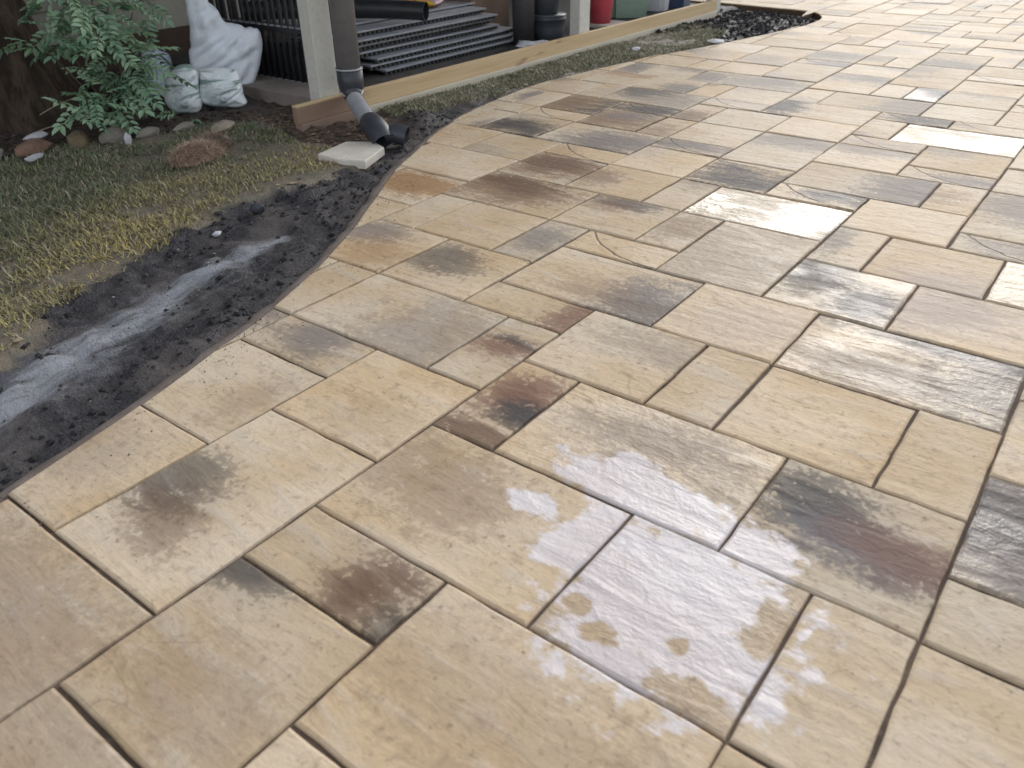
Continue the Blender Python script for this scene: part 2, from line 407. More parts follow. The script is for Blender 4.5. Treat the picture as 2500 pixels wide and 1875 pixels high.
# colour clouds of single pavers: (a, b, ra, rb, colour, strength), a along x and b along y as fractions of the paver
SP = {(-8,2):[(.18,.46,.34,.18,CH,.6),(.42,.30,.28,.16,BR,.5)], (-6,3):[(.72,.42,.30,.55,BR,.85),(.98,.2,.16,.4,CH,.55)], (-6,1):[(.05,.97,.35,.16,CH,.7),(.5,.3,.6,.35,TB,.3)],
(-6,4):[(.25,.6,.4,.4,TB,.45)], (-6,6):[(.55,.62,.75,.30,RD,.95),(.85,.42,.40,.16,CH,.8),(.6,.08,.8,.12,BR,.7)], (-7,7):[(.55,.68,.7,.09,CH,.85),(.45,.55,.7,.16,RD,.7)],
(-8,9):[(.97,.55,.30,.7,RD,.7)], (-10,7):[(.85,.4,.5,.7,GR,.45)], (-10,6):[(.5,.6,.45,.6,GR,.7)], (-12,9):[(.25,.7,.4,.3,GR,.65),(.65,.3,.4,.4,OR,.45)], (-10,9):[(.30,.62,.45,.38,CH,.6)],
(-14,12):[(.5,.6,.8,.4,OR,.85)], (-12,13):[(.35,.6,.6,.5,TB,.85),(.3,.75,.4,.25,BR,.7)], (-9,13):[(.35,.86,.5,.20,CH,.65),(.25,.7,.3,.2,RD,.4)], (-10,15):[(.15,.5,.35,.35,BR,.5)],
(-12,15):[(.5,.6,.9,.5,TB,.8),(.4,.7,.5,.3,BR,.6)], (-7,13):[(.5,.65,.7,.5,TB,.55)], (-8,10):[(.82,.35,.28,.55,BL,.72),(.6,.3,.4,.3,TB,.4)], (-2,6):[(.22,.62,.42,.30,CH,.92),(.55,.45,.55,.22,BL,.8),(.82,.52,.40,.22,RD,.55)],
(-3,10):[(.92,.6,.3,.7,CH,.6),(.45,.3,.5,.3,GR,.45),(.6,.95,.5,.2,BL,.6)], (-4,12):[(.25,.75,.35,.4,CH,.7),(.75,.3,.25,.4,BL,.7)], (-8,17):[(.55,.40,.75,.55,CH,.9)], (-6,17):[(.62,.7,.55,.6,CH,.85)],
(-6,18):[(.88,.5,.35,.7,GR,.75)], (-10,19):[(.5,.6,.9,.6,GR,.75)], (-13,18):[(.72,.4,.5,.6,GR,.8)], (-15,18):[(.5,.30,.8,.45,CH,.8)], (-13,20):[(.6,.5,.8,.6,TB,.75),(.6,.7,.4,.3,GR,.6)],
(-13,22):[(.5,.5,.8,.7,CH,.75)], (-15,21):[(.4,.5,.6,.7,BR,.65),(.9,.5,.3,.7,CH,.6)], (-14,23):[(.25,.8,.45,.45,CH,.7),(.7,.4,.6,.6,GR,.5)], (-9,24):[(.14,.5,.26,.7,CH,.8)], (-8,26):[(.85,.5,.4,.7,GR,.6)],
(-6,25):[(.6,.5,.6,.7,CH,.75)], (-4,20):[(.75,.5,.5,.6,GR,.7)], (-12,27):[(.5,.6,.6,.6,BL,.55)], (-9,28):[(.5,.8,.8,.35,BL,.6)], (-11,20):[(.5,.3,.6,.5,TB,.5)], (-11,22):[(.5,.2,.7,.4,BR,.6)],
(-12,17):[(.2,.5,.3,.6,OR,.4)], (-16,25):[(.6,.9,.7,.3,OR,.6)], (-16,27):[(.5,.5,.8,.7,GR,.75)], (-14,25):[(.8,.3,.4,.4,BL,.6)], (-13,27):[(.5,.5,.8,.6,GR,.7)], (-6,28):[(.5,.5,.9,.8,BL,.7)],
(-10,4):[(.8,.5,.2,.4,TB,.3)], (-9,0):[(.6,.5,.7,.5,TB,.4)], (-6,-1):[(.2,.8,.6,.5,TB,.35)], (-4,2):[(.95,.25,.25,.35,CH,.7),(.4,.5,.7,.4,TB,.25)], (-2,12):[(.3,.6,.6,.4,PK,.6)], (0,7):[(.3,.5,.6,.6,GR,.8),(.1,.6,.3,.3,CH,.5)],
(-8,5):[(.6,.3,.4,.3,TB,.2)], (-4,14):[(.15,.6,.4,.5,BL,.5)], (-6,12):[(.5,.5,.9,.9,GR,.35)], (-9,33):[(.5,.7,.8,.4,BL,.4)], (-11,32):[(.6,.5,.7,.6,BL,.7)], (-5,6):[(.55,.62,.40,.35,GR,.5)], (-2,17):[(.4,.7,.7,.35,GR,.6)],
(-6,20):[(.6,.85,.7,.3,GR,.55)], (-8,19):[(.5,.85,.8,.25,GR,.6)], (-6,22):[(.5,.4,.6,.4,PK,.5)], (-13,31):[(.5,.5,.8,.6,GR,.5)], (-11,33):[(.4,.6,.7,.5,BL,.5)], (-7,34):[(.5,.2,.8,.35,BL,.55)], (-3,4):[(.5,.5,.9,.9,GR,.25)]}
WET = {(-7,15):.95, (-5,23):.95, (-3,10):.42, (-4,12):.36, (0,7):.55, (-1,14):.5, (-6,12):.16, (-5,6):.22, (-3,4):.2, (-6,28):.3, (-6,17):.12, (-2,12):.08, (-14,23):.12}

def outline_ring(pts, jit, seg, rr):
    out = []
    n = len(pts)
    for k in range(n):
        a = np.array(pts[k]); b = np.array(pts[(k+1) % n]); L = np.hypot(*(b-a))
        if L < 1e-5: continue
        m = max(1, int(L / seg)); nrm = np.array([(b-a)[1], -(b-a)[0]]) / L
        for q in range(m):
            p = a + (b-a) * q / m
            if q: p = p + nrm * rr.uniform(-jit, jit)
            out.append(p)
    return out
def inset_ring(ring, d):
    n = len(ring); out = []
    for k in range(n):
        a, b, c = ring[k-1], ring[k], ring[(k+1) % n]
        e1 = b - a; e2 = c - b
        n1 = np.array([-e1[1], e1[0]]) / (np.hypot(*e1) + 1e-9); n2 = np.array([-e2[1], e2[0]]) / (np.hypot(*e2) + 1e-9)
        v = n1 + n2; L = np.hypot(*v)
        v = v / L if L > 1e-6 else n1
        out.append(b + v * d / max(0.5, (v * n1).sum()))
    return out
def paver_mesh(pts, rr, thick=0.055, seg=0.04, rings=True):
    ring = outline_ring(pts, 0.0016, seg, rr)
    # soften the corners
    if len(ring) < 3: return None
    v = []; f = []; n = len(ring)
    lay = [(ring, -thick), (ring, -0.0068), (inset_ring(ring, 0.0018), -0.0022), (inset_ring(ring, 0.0062), 0.0)]
    for r_, z in lay:
        for p in r_: v.append((p[0], p[1], z + (rr.uniform(-0.0006, 0.0006) if z > -0.03 else 0)))
    for k in range(len(lay)-1):
        for q in range(n): f.append((k*n+q, k*n+(q+1) % n, (k+1)*n+(q+1) % n, (k+1)*n+q))
    f.append(tuple((len(lay)-1)*n+q for q in range(n)))
    return v, f

patio = empty('patio_pavement'); tag(patio, 'tan and charcoal slate paver patio laid in mixed rectangles', None, None, 'structure')
def build_pavers():
    rr = random.Random(3); gap = 0.0029
    count = 0; rest_v, rest_f = [], []
    cand = []
    for t in TL:
        x0, y0, x1, y1 = [q * M for q in t]
        mx = np.array([x0, x1, (x0+x1)/2, x0, x1]); my = np.array([y0, y0, (y0+y1)/2, y1, y1])
        ins = inside(PAT, mx, my)
        dd = dist_poly(np.array(EDGE_S), np.array([(x0+x1)/2]), np.array([(y0+y1)/2]))[0]
        if not ins.any() and dd > 0.35: continue
        vis = any(in_view(x, y) for x, y in zip(mx, my))
        cand.append((vis, (CAM.xy - Vector((mx[2], my[2]))).length, t, ins.all() and dd > 0.02))
    vis_n = sum(c[0] for c in cand); print('pavers in view', vis_n, 'all', len(cand))
    cand.sort(key=lambda c: (not c[0], c[1]))
    for vis, d, t, whole in cand:
        if d > 11: continue
        x0, y0, x1, y1 = [q * M for q in t]
        e_ = [rr.uniform(0.0012, 0.0042) for _ in range(4)]
        rect = (x0 + e_[0], y0 + e_[1], x1 - e_[2], y1 - e_[3])
        if dist_poly(np.array(EDGE_S), np.array([(x0+x1)/2]), np.array([(y0+y1)/2]))[0] > 0.45:
            pts = [(rect[0], rect[1]), (rect[2], rect[1]), (rect[2], rect[3]), (rect[0], rect[3])]
        else:
            pts = clip_rect(PATIO, *rect)
            if len(pts) < 3: continue
            a = np.array(pts); area = 0.5 * np.sum(a[:, 0] * np.roll(a[:, 1], -1) - a[:, 1] * np.roll(a[:, 0], -1))
            if area < 0: pts = pts[::-1]
            if abs(area) < 0.0009: continue
            keep = [p for q, p in enumerate(pts) if math.hypot(p[0]-pts[q-1][0], p[1]-pts[q-1][1]) > 0.004]
            pts = keep
            if len(pts) < 3: continue
        loc = [(p[0] - x0, p[1] - y0) for p in pts]
        mf = paver_mesh(loc, rr, seg=0.045 if d < 4 else 0.12)
        if mf is None: continue
        dz = rr.uniform(-0.0016, 0.0016); ta, tb = rr.gauss(0, 0.0022), rr.gauss(0, 0.0022)
        key = (t[0], t[1]); w, h = (x1-x0), (y1-y0)
        if count >= 298 or not vis:
            n = len(rest_v); rest_v += [(x0+p[0], y0+p[1], p[2]+dz) for p in mf[0]]; rest_f += [tuple(n+q for q in f_) for f_ in mf[1]]
            continue
        o = mesh_obj('paver', mf[0], mf[1], MAT_PAVER_SKY if key in SKY_FILMED else MAT_PAVER, patio)
        o.location = (x0, y0, dz); o.rotation_euler = (ta, tb, 0)
        count += 1
        r_ = rr.uniform(-1, 1); v_ = rr.uniform(0.90, 1.06)
        o['tone'] = (v_ * (1 + .025*r_), v_ * (1 - .005*r_), v_ * (1 - .05*r_), 1.0)
        o['wet'] = WET.get(key, rr.choice([0.0, 0.0, 0.03, 0.07]))
        sp = SP.get(key)
        if sp is None:
            sp = []
            if rr.random() < (0.42 if t[1] < 16 else 0.62):
                c = rr.choice([GR, GR, GR, TB, PK, PK, BL]); s_ = rr.uniform(.25, .6)
                a_, b_ = (rr.random(), rr.choice([0.05, .5, .95])) if rr.random() < .6 else (rr.choice([.05, .95]), rr.random())
                sp = [(a_, b_, rr.uniform(.3, .7), rr.uniform(.2, .45), c, s_)]
        for q in range(3):
            if q < len(sp):
                a_, b_, ra, rb, c, s_ = sp[q]
                o['spot%d' % (q+1)] = (a_*w, b_*h, ra*w*1.12, rb*h*1.12); o['spotcol%d' % (q+1)] = (*c, min(0.95, s_ * 1.22))
            else:
                o['spot%d' % (q+1)] = (5.0, 5.0, 0.1, 0.1); o['spotcol%d' % (q+1)] = (0.0, 0.0, 0.0, 0.0)
        if (t[2]-t[0], t[3]-t[1]) == (2, 1) and t[1] > 11: o['arc'] = (0.30, 0.335, 0.328, 1.0)
        else: o['arc'] = (9.0, 9.0, 0.1, 0.0)
    if rest_v:
        o = mesh_obj('paver_field', rest_v, rest_f, MAT_PAVER, patio)
        o['kind'] = 'stuff'; o['tone'] = (1.0, 1.0, 1.0, 1.0); o['wet'] = 0.05
        for q in '123': o['spot'+q] = (5.0, 5.0, .1, .1); o['spotcol'+q] = (0.0, 0.0, 0.0, 0.0)
        o['arc'] = (9.0, 9.0, .1, 0.0)
    print('individual pavers', count)
build_pavers()
# bedding and joint sand just below the paver tops
sv = [(p[0] + 0.0, p[1], -0.0066) for p in PATIO]
mesh_obj('joint_sand', sv, [tuple(range(len(sv)))], MAT_SAND, patio)
if patio.children[-1].data.polygons[0].normal.z < 0: patio.children[-1].data.flip_normals()

# edging strip along the curve
def edging():
    line = [p for p in EDGE_S[2:] if p[1] < 5.5]
    v, f = [], []
    nL = len(line); rr = random.Random(8)
    for k, p in enumerate(line):
        a = np.array(line[max(0, k-1)]); b = np.array(line[min(nL-1, k+1)]); t = (b-a) / np.hypot(*(b-a)); nn = np.array([-t[1], t[0]])
        p = np.array(p); w = 0.040 + rr.uniform(-.006, .006)
        for off, z in ((0.001, -0.06), (0.001, -0.007), (0.006, -0.0045), (w, -0.016 + rr.uniform(-.003, .003)), (w + .02, -0.05), (w+.022, -0.08)):
            q = p + nn * off; v.append((q[0], q[1], z))
    for k in range(nL-1):
        for q in range(5): f.append((k*6+q, k*6+q+1, (k+1)*6+q+1, (k+1)*6+q))
    m = simple('edging_concrete', (0.20, 0.165, 0.145), (0.13, 0.105, 0.09), 14, 0.85, 0.4, 0.3)
    o = mesh_obj('edging_strip', v, f, m, None, True)
    tag(o, 'narrow brown edging strip curving along the paver patio edge', 'edging')
edging()

# ------------------------------------------------------------------ ground: soil, lawn, beds
GS = [(-1.80, -0.6), (-1.95, 0.2), (-2.085, 0.587), (-2.26, 0.789), (-2.3, 0.943), (-2.33, 1.107), (-2.442, 1.278), (-2.533, 1.5), (-2.566, 1.703), (-2.545, 1.88), (-2.532, 2.079), (-2.531, 2.214), (-2.56, 2.36)]
STONE_LINE = [(-3.936, 1.429), (-3.93, 1.534), (-3.954, 1.638), (-3.912, 1.733), (-3.846, 1.836), (-3.766, 1.976), (-3.739, 2.112), (-3.707, 2.227)]
LAWN = GS + [(-2.72, 2.40), (-3.05, 2.36), (-3.25, 2.42), (-3.45, 2.45), (-3.66, 2.40)] + STONE_LINE[::-1] + [(-4.05, 1.0), (-4.2, 0.0), (-3.9, -1.0), (-2.2, -1.0)]
STRIP = [(-3.17, 3.0), (-2.90, 2.93), (-2.90, 3.12), (-2.905, 3.353), (-2.865, 3.737), (-2.835, 4.229), (-2.735, 4.927), (-2.62, 5.54), (-2.56, 5.783), (-2.72, 6.3), (-3.0, 6.6), (-3.17, 6.5)]
STREAK = np.array([(-1.80, 0.25), (-1.857, 0.43), (-1.892, 0.555), (-1.956, 0.678), (-2.02, 0.823), (-2.062, 0.944), (-2.115, 1.109), (-2.157, 1.267), (-2.214, 1.435), (-2.231, 1.585)])
def vnoise(X, Y, s, seed):
    rg = np.random.default_rng(seed); G = rg.random((64, 64))
    x, y = X * s, Y * s; xi, yi = np.floor(x).astype(int), np.floor(y).astype(int); fx, fy = x - xi, y - yi
    fx = fx*fx*(3-2*fx); fy = fy*fy*(3-2*fy)
    g = lambda a, b: G[a % 64, b % 64]
    return (g(xi, yi)*(1-fx)+g(xi+1, yi)*fx)*(1-fy) + (g(xi, yi+1)*(1-fx)+g(xi+1, yi+1)*fx)*fy
def ground_z(X, Y):
    z = -0.022 + 0.012*(vnoise(X, Y, 3, 1)-.5) + 0.026*(vnoise(X, Y*.7, 8, 2)-.5) + 0.016*(vnoise(X, Y, 22, 3)-.5)
    de = dist_poly(np.array(EDGE_S), X, Y)
    lawn = inside(LAWN, X, Y) | inside(STRIP, X, Y)
    z = np.where(lawn, z*0.6 - 0.006, z - 0.012 + .022*(np.abs(vnoise(X, Y*.6, 13, 81)-.5)*2 - .5) + .012*(vnoise(X, Y, 36, 82)-.5))
    z = z - np.where(Y > 6.3, .008, .035) * np.clip(1 - de / 0.10, 0, 1)
    z = z + 0.055 * np.exp(-((X+2.83)**2 + (Y-2.92)**2) / (2*0.09**2))
    z = z + 0.02 * np.exp(-((X+3.0)**2 + (Y-2.62)**2) / (2*0.14**2))
    z = np.where((Y > 5.6) & (X > -3.25), z - 0.004*np.clip((Y-5.6)/.6, 0, 1), z)
    return z
def ground():
    st = 0.025
    xs = np.arange(-6.6, -1.19, st); ys = np.arange(-1.5, 8.3, st)
    X, Y = np.meshgrid(xs, ys, indexing='ij')
    Z = ground_z(X, Y)
    inp = inside(PAT, X, Y)
    Z = np.where(inp & (dist_poly(np.array(EDGE_S), X, Y) > np.where(Y > 6.3, .02, 0.0)), -0.085, Z)
    Z = np.where(X < -3.24, np.where(Y > 2.9, -0.02 + 0.006*(vnoise(X, Y, 20, 5)-.5), Z), Z)
    nx, ny = X.shape
    idx = np.arange(nx*ny).reshape(nx, ny)
    F = np.stack([idx[:-1, :-1], idx[1:, :-1], idx[1:, 1:], idx[:-1, 1:]], -1).reshape(-1, 4)
    me = bpy.data.meshes.new('soil_ground')
    me.vertices.add(nx*ny); me.vertices.foreach_set('co', np.stack([X, Y, Z], -1).astype(np.float32).ravel())
    me.loops.add(F.size); me.loops.foreach_set('vertex_index', F.ravel().astype(np.int32))
    me.polygons.add(len(F)); me.polygons.foreach_set('loop_start', np.arange(0, F.size, 4, dtype=np.int32)); me.polygons.foreach_set('loop_total', np.full(len(F), 4, np.int32))
    me.update(calc_edges=True); me.polygons.foreach_set('use_smooth', [True]*len(F))
    wx, wy = X + .10*(vnoise(X, Y, 6, 71)-.5) + .06*(vnoise(X, Y, 16, 72)-.5), Y + .10*(vnoise(X, Y, 6, 73)-.5)
    lawn = (inside(LAWN, wx, wy) | inside(STRIP, X, Y)).astype(float)
    sx = X + .05*(vnoise(X, Y, 7, 74)-.5)
    d = dist_poly(STREAK, sx, Y); wid = np.interp(Y, [0.2, .9, 1.3, 1.6], [0.25, 0.19, 0.11, 0.045])
    stk = np.clip(1.1 - d / wid, 0, 1)
    st2 = dist_poly(STREAK + np.array([.10, .05]), sx, Y); stk = np.maximum(stk, .6*np.clip(1 - st2/(wid*.5), 0, 1))
    brown = np.exp(-((X+3.1)**2 + (Y-2.6)**2) / (2*.28**2)) + np.where(X < -3.6, .5, 0)
    a = me.attributes.new('mask', 'FLOAT_COLOR', 'POINT')
    a.data.foreach_set('color', np.stack([lawn, stk, np.clip(brown, 0, 1), np.ones_like(lawn)], -1).astype(np.float32).ravel())
    t = NT('soil'); W = t.pos()
    n1 = t.noise(W, 5, 4); n2 = t.noise(W, 28, 5, 0.65); n3 = t.noise(W, 140, 3, 0.7)
    at = t.attr('mask', 'GEOMETRY'); sp_ = t.n('ShaderNodeSeparateColor'); t.set(sp_.inputs[0], at.outputs['Color'])
    c = t.mix(t.ss(n2, 0.35, 0.7), (0.018, 0.018, 0.024), (0.055, 0.053, 0.060))
    c = t.mix(t.ss(n1, 0.46, 0.64, 0, .75), c, (0.105, 0.092, 0.088))
    brn = t.mix(t.ss(n2, 0.35, 0.7), (0.075, 0.052, 0.038), (0.17, 0.12, 0.085))
    c = t.mix(t.math('MULTIPLY', sp_.outputs[2], .9), c, brn)
    lw = t.mix(t.ss(n2, 0.4, 0.65), (0.21, 0.175, 0.13), (0.135, 0.13, 0.10))
    c = t.mix(sp_.outputs[0], c, lw)
    sn = t.noise(t.mapping(W, (34, 7, 20), (0, 0, R(14))), 1.0, 6, 0.65, 0.6)
    wh = t.math('MULTIPLY', sp_.outputs[1], t.ss(t.math('ADD', sn, t.math('MULTIPLY', t.math('SUBTRACT', sp_.outputs[1], 0.6), 0.55)), 0.36, 0.80))
    c = t.mix(t.math('MULTIPLY', wh, .95), c, (0.32, 0.335, 0.375))
    c = t.mix(t.math('MULTIPLY', t.ss(n3, 0.60, 0.75), .5), c, (0.16, 0.14, 0.125))
    h = t.math('ADD', n2, t.math('MULTIPLY', n3, .5))
    t.fin(c, t.ss(n1, 0.3, 0.7, 0.5, 0.8), t.bump(h, 0.8, 0.02), 0.4)
    me.materials.append(t.m)
    o = bpy.data.objects.new('soil_ground', me); link(o); tag(o, 'bare dark soil and thin lawn beside the patio', None, None, 'structure')
    mg = simple('far_ground', (0.075, 0.075, 0.04), (0.11, 0.095, 0.06), 0.7, 0.95, 0.2, 0.2)
    o = mesh_obj('ground', [(-400, -400, -.16), (400, -400, -.16), (400, 400, -.16), (-400, 400, -.16)], [(0, 1, 2, 3)], mg)
    tag(o, 'lawn reaching away from the house to the horizon', None, None, 'structure')
ground()

def vcol_mat(name, rough=0.8, spec=0.2, trans=0.0):
    t = NT(name); a = t.attr('tint', 'GEOMETRY')
    t.fin(a.outputs['Color'], rough, None, spec)
    if trans: t.b.inputs['Subsurface Weight'].default_value = 0.0
    return t.m
def tri_stuff(name, V, cols, mat, label, cat, per=3, parent=None):
    n = len(V) // per
    me = bpy.data.meshes.new(name)
    me.vertices.add(len(V)); me.vertices.foreach_set('co', V.astype(np.float32).ravel())
    me.loops.add(len(V)); me.loops.foreach_set('vertex_index', np.arange(len(V), dtype=np.int32))
    me.polygons.add(n); me.polygons.foreach_set('loop_start', np.arange(0, len(V), per, dtype=np.int32)); me.polygons.foreach_set('loop_total', np.full(n, per, np.int32))
    me.update(calc_edges=True)
    a = me.attributes.new('tint', 'FLOAT_COLOR', 'POINT')
    a.data.foreach_set('color', np.concatenate([np.repeat(cols, per, 0), np.ones((len(V), 1))], 1).astype(np.float32).ravel())
    me.materials.append(mat); o = bpy.data.objects.new(name, me); link(o, parent)
    o['kind'] = 'stuff'
    if label: o['label'] = label; o['category'] = cat
    return o
MAT_GRASS = vcol_mat('grass_blades', 0.7, 0.25)
def blades(poly, n, name, label, hmin, hmax, colf, bare=0.35, seed=1):
    rg = np.random.default_rng(seed); P = np.array(poly); lo, hi = P.min(0), P.max(0)
    X = rg.uniform(lo[0], hi[0], n*3); Y = rg.uniform(lo[1], hi[1], n*3)
    dens = vnoise(X, Y, 5, 31+seed)*.6 + vnoise(X, Y, 14, 32+seed)*.4
    edge = np.clip(dist_poly(np.vstack([P, P[:1]]), X, Y) / 0.07, 0, 1)
    ok = inside(poly, X, Y) & (dens * (.72+.28*edge) > bare * rg.uniform(.6, 1.3, n*3))
    X, Y = X[ok][:n], Y[ok][:n]; n = len(X)
    Z = ground_z(X, Y) - 0.004
    L = rg.uniform(hmin, hmax, n) * (0.6 + .8*vnoise(X, Y, 4, 40+seed)); A = rg.uniform(0, 2*np.pi, n); lean = rg.uniform(.7, 1.5, n); W_ = rg.uniform(.0012, .0030, n)
    dx, dy = np.cos(A), np.sin(A)
    # V-shaped bent blade: root quad + tip triangle, as two triangles
    b0 = np.stack([X - dy*W_, Y + dx*W_, Z], 1); b1 = np.stack([X + dy*W_, Y - dx*W_, Z], 1)
    mz = L*np.cos(lean*.6)*.55; mr = L*np.sin(lean*.6)*.55
    m = np.stack([X + dx*mr, Y + dy*mr, Z + mz], 1)
    m0 = m + np.stack([-dy*W_*.8, dx*W_*.8, 0*X], 1); m1 = m + np.stack([dy*W_*.8, -dx*W_*.8, 0*X], 1)
    tip = np.stack([X + dx*(mr+L*.5*np.sin(lean)), Y + dy*(mr+L*.5*np.sin(lean)), Z + mz + L*.45*np.cos(lean)], 1)
    V = np.stack([b0, b1, m1, b0, m1, m0, m0, m1, tip], 1).reshape(-1, 3)
    c = np.repeat(colf(X, Y, rg), 3, 0)
    return tri_stuff(name, V, c, MAT_GRASS, label, 'grass')
def col_left(X, Y, rg):
    d = dist_poly(np.array(GS), X, Y)
    yel = np.clip(1.15 - np.abs(d - .16) / .40, 0, 1) * (.35 + .9*vnoise(X, Y, 4, 51)); yel = np.clip(yel + .25*(vnoise(X, Y, 9, 52)-.4), 0, 1)
    g = np.array([.150, .185, .105]); y = np.array([.43, .36, .15]); b = np.array([.34, .285, .22])
    c = g*(1-yel[:, None]) + y*yel[:, None]
    k = (rg.random(len(X)) < .22)[:, None]; c = np.where(k, b*.9+.1*c, c)
    return c * rg.uniform(.6, 1.35, (len(X), 1))
def col_strip(X, Y, rg):
    k = vnoise(X, Y, 6, 61)
    g = np.array([.14, .165, .085]); y = np.array([.27, .255, .165]); s = np.array([.48, .44, .34])
    c = g*(1-k[:, None]) + y*k[:, None]
    q = (rg.random(len(X)) < .12 + .25*(vnoise(X, Y, 10, 62) > .62))[:, None]; c = np.where(q, s, c)
    return c * rg.uniform(.6, 1.3, (len(X), 1))
blades(LAWN, 60000, 'lawn_grass', 'matted lawn grass, dry yellow towards the soil strip', .012, .036, col_left, .40, 1)
blades(STRIP, 26000, 'grass_strip', 'green grass strip between the timber board and the curved patio edge', .012, .032, col_strip, .34, 2)

# clods, pebbles and litter on the bare soil
OCT = np.array([(1,0,0),(0,1,0),(-1,0,0),(0,-1,0),(0,0,1),(0,0,-1)], float)
OF = [(0,1,4),(1,2,4),(2,3,4),(3,0,4),(1,0,5),(2,1,5),(3,2,5),(0,3,5)]
def clods(poly, n, name, label, cat, smin, smax, colf, seed, avoid=None, flat=.6):
    rg = np.random.default_rng(seed); P = np.array(poly); lo, hi = P.min(0), P.max(0)
    X = rg.uniform(lo[0], hi[0], n*4); Y = rg.uniform(lo[1], hi[1], n*4); ok = inside(poly, X, Y) & ~inside(PAT, X, Y)
    if avoid is not None:
        for a in avoid: ok &= ~inside(a, X, Y)
    if name == 'soil_crumbs': ok &= (dist_poly(STREAK, X, Y) > .16) | (rg.random(len(X)) < .12)
    X, Y = X[ok][:n], Y[ok][:n]; n = len(X); Z = ground_z(X, Y)
    s = smin + (smax-smin) * rg.random(n)**4
    pts = OCT[None] * s[:, None, None] * rg.uniform(.6, 1.3, (n, 6, 1)); pts[:, :, 2] *= flat
    A = rg.uniform(0, 6.28, n); c_, s_ = np.cos(A)[:, None], np.sin(A)[:, None]
    x = pts[:, :, 0]*c_ - pts[:, :, 1]*s_; y = pts[:, :, 0]*s_ + pts[:, :, 1]*c_
    pts = np.stack([x + X[:, None], y + Y[:, None], pts[:, :, 2] + Z[:, None] + s[:, None]*.2], -1)
    V = pts[:, np.array(OF).ravel()].reshape(-1, 3)
    return tri_stuff(name, V, np.repeat(colf(n, rg), 8, 0), MAT_CLOD, label, cat)
MAT_CLOD = vcol_mat('soil_crumbs', 0.9, 0.2)
SOIL = GS + [(-2.75, 2.62), (-2.9, 2.95), (-2.80, 3.2)] + [p for p in EDGE_S if p[1] < 3.2][::-1]
def cdark(n, rg): return np.array([.040, .039, .042]) * rg.uniform(.5, 1.8, (n, 1))
def cpale(n, rg): return np.array([.33, .30, .27]) * rg.uniform(.5, 1.2, (n, 1))
clods(SOIL, 5200, 'soil_crumbs', 'dark soil crumbs on the bare strip beside the patio edge', 'soil', .002, .014, cdark, 5)
clods(SOIL + [], 260, 'gravel_chips', 'pale gravel chips scattered over the bare soil strip', 'gravel', .002, .006, cpale, 6)
def spill():
    rg = np.random.default_rng(44); E_ = np.array([p for p in EDGE_S if -.3 < p[1] < 5.6]); n = 1500
    k = rg.integers(0, len(E_)-1, n); f_ = rg.random((n, 1)); p = E_[k]*(1-f_) + E_[k+1]*f_; t_ = E_[k+1]-E_[k]; t_ /= np.hypot(t_[:, 0], t_[:, 1])[:, None]
    q = p + np.stack([t_[:, 1], -t_[:, 0]], 1) * (rg.random((n, 1))**2.2 * .14)
    s = .0006 + .0022*rg.random(n)**3; pts = OCT[None]*s[:, None, None]*rg.uniform(.6, 1.3, (n, 6, 1)); pts[:, :, 0] += q[:, :1]; pts[:, :, 1] += q[:, 1:]; pts[:, :, 2] += .0008
    tri_stuff('spilled_grit', pts[:, np.array(OF).ravel()].reshape(-1, 3), np.repeat(np.array([.09, .07, .06])*rg.uniform(.5, 1.8, (n, 1)), 8, 0), MAT_CLOD, 'fine soil grit spilled over the curved edge of the pavers', 'grit')
spill()
FARBED = [(-3.2, 5.9), (-2.9, 6.4), (-2.55, 5.8), (-2.36, 6.3), (-2.29, 6.75), (-2.33, 7.25), (-2.5, 7.5), (-3.2, 7.66)]
clods(FARBED, 2600, 'bed_soil_crumbs', 'black soil clods in the bed at the far patio corner', 'soil', .005, .03, lambda n, rg: np.array([.035, .034, .036]) * rg.uniform(.4, 1.7, (n, 1)), 7)
clods([(-3.3, 2.45), (-2.7, 2.4), (-2.7, 2.7), (-3.15, 2.95), (-3.7, 2.85), (-3.75, 2.5)], 2200, 'mulch_litter', 'brown mulch and dirt around the foot of the drain hose', 'mulch', .003, .016, lambda n, rg: np.array([.16, .115, .08]) * rg.uniform(.35, 1.6, (n, 1)), 8, flat=.35)
clods([(-4.9, 0.6), (-4.0, 1.3), (-3.95, 1.7), (-3.75, 2.2), (-3.7, 2.6), (-4.6, 2.9), (-5.4, 2.9), (-5.4, .6)], 6000, 'bed_mulch', 'dark mulch in the planting bed behind the border stones', 'mulch', .004, .022, lambda n, rg: np.array([.060, .047, .040]) * rg.uniform(.3, 1.9, (n, 1)), 9, flat=.4)

clods(LAWN, 420, 'lawn_litter', 'dry leaf bits and pale crumbs scattered through the lawn', 'leaf litter', .004, .022, lambda n, rg: np.where(rg.random((n, 1)) < .5, np.array([[.34, .27, .19]]), np.array([[.12, .085, .06]])) * rg.uniform(.6, 1.3, (n, 1)), 10, flat=.3)
clods(STRIP, 160, 'strip_litter', 'pale dry leaf bits in the grass strip beside the timber board', 'leaf litter', .005, .022, lambda n, rg: np.array([.46, .41, .32]) * rg.uniform(.5, 1.2, (n, 1)), 11, flat=.25)

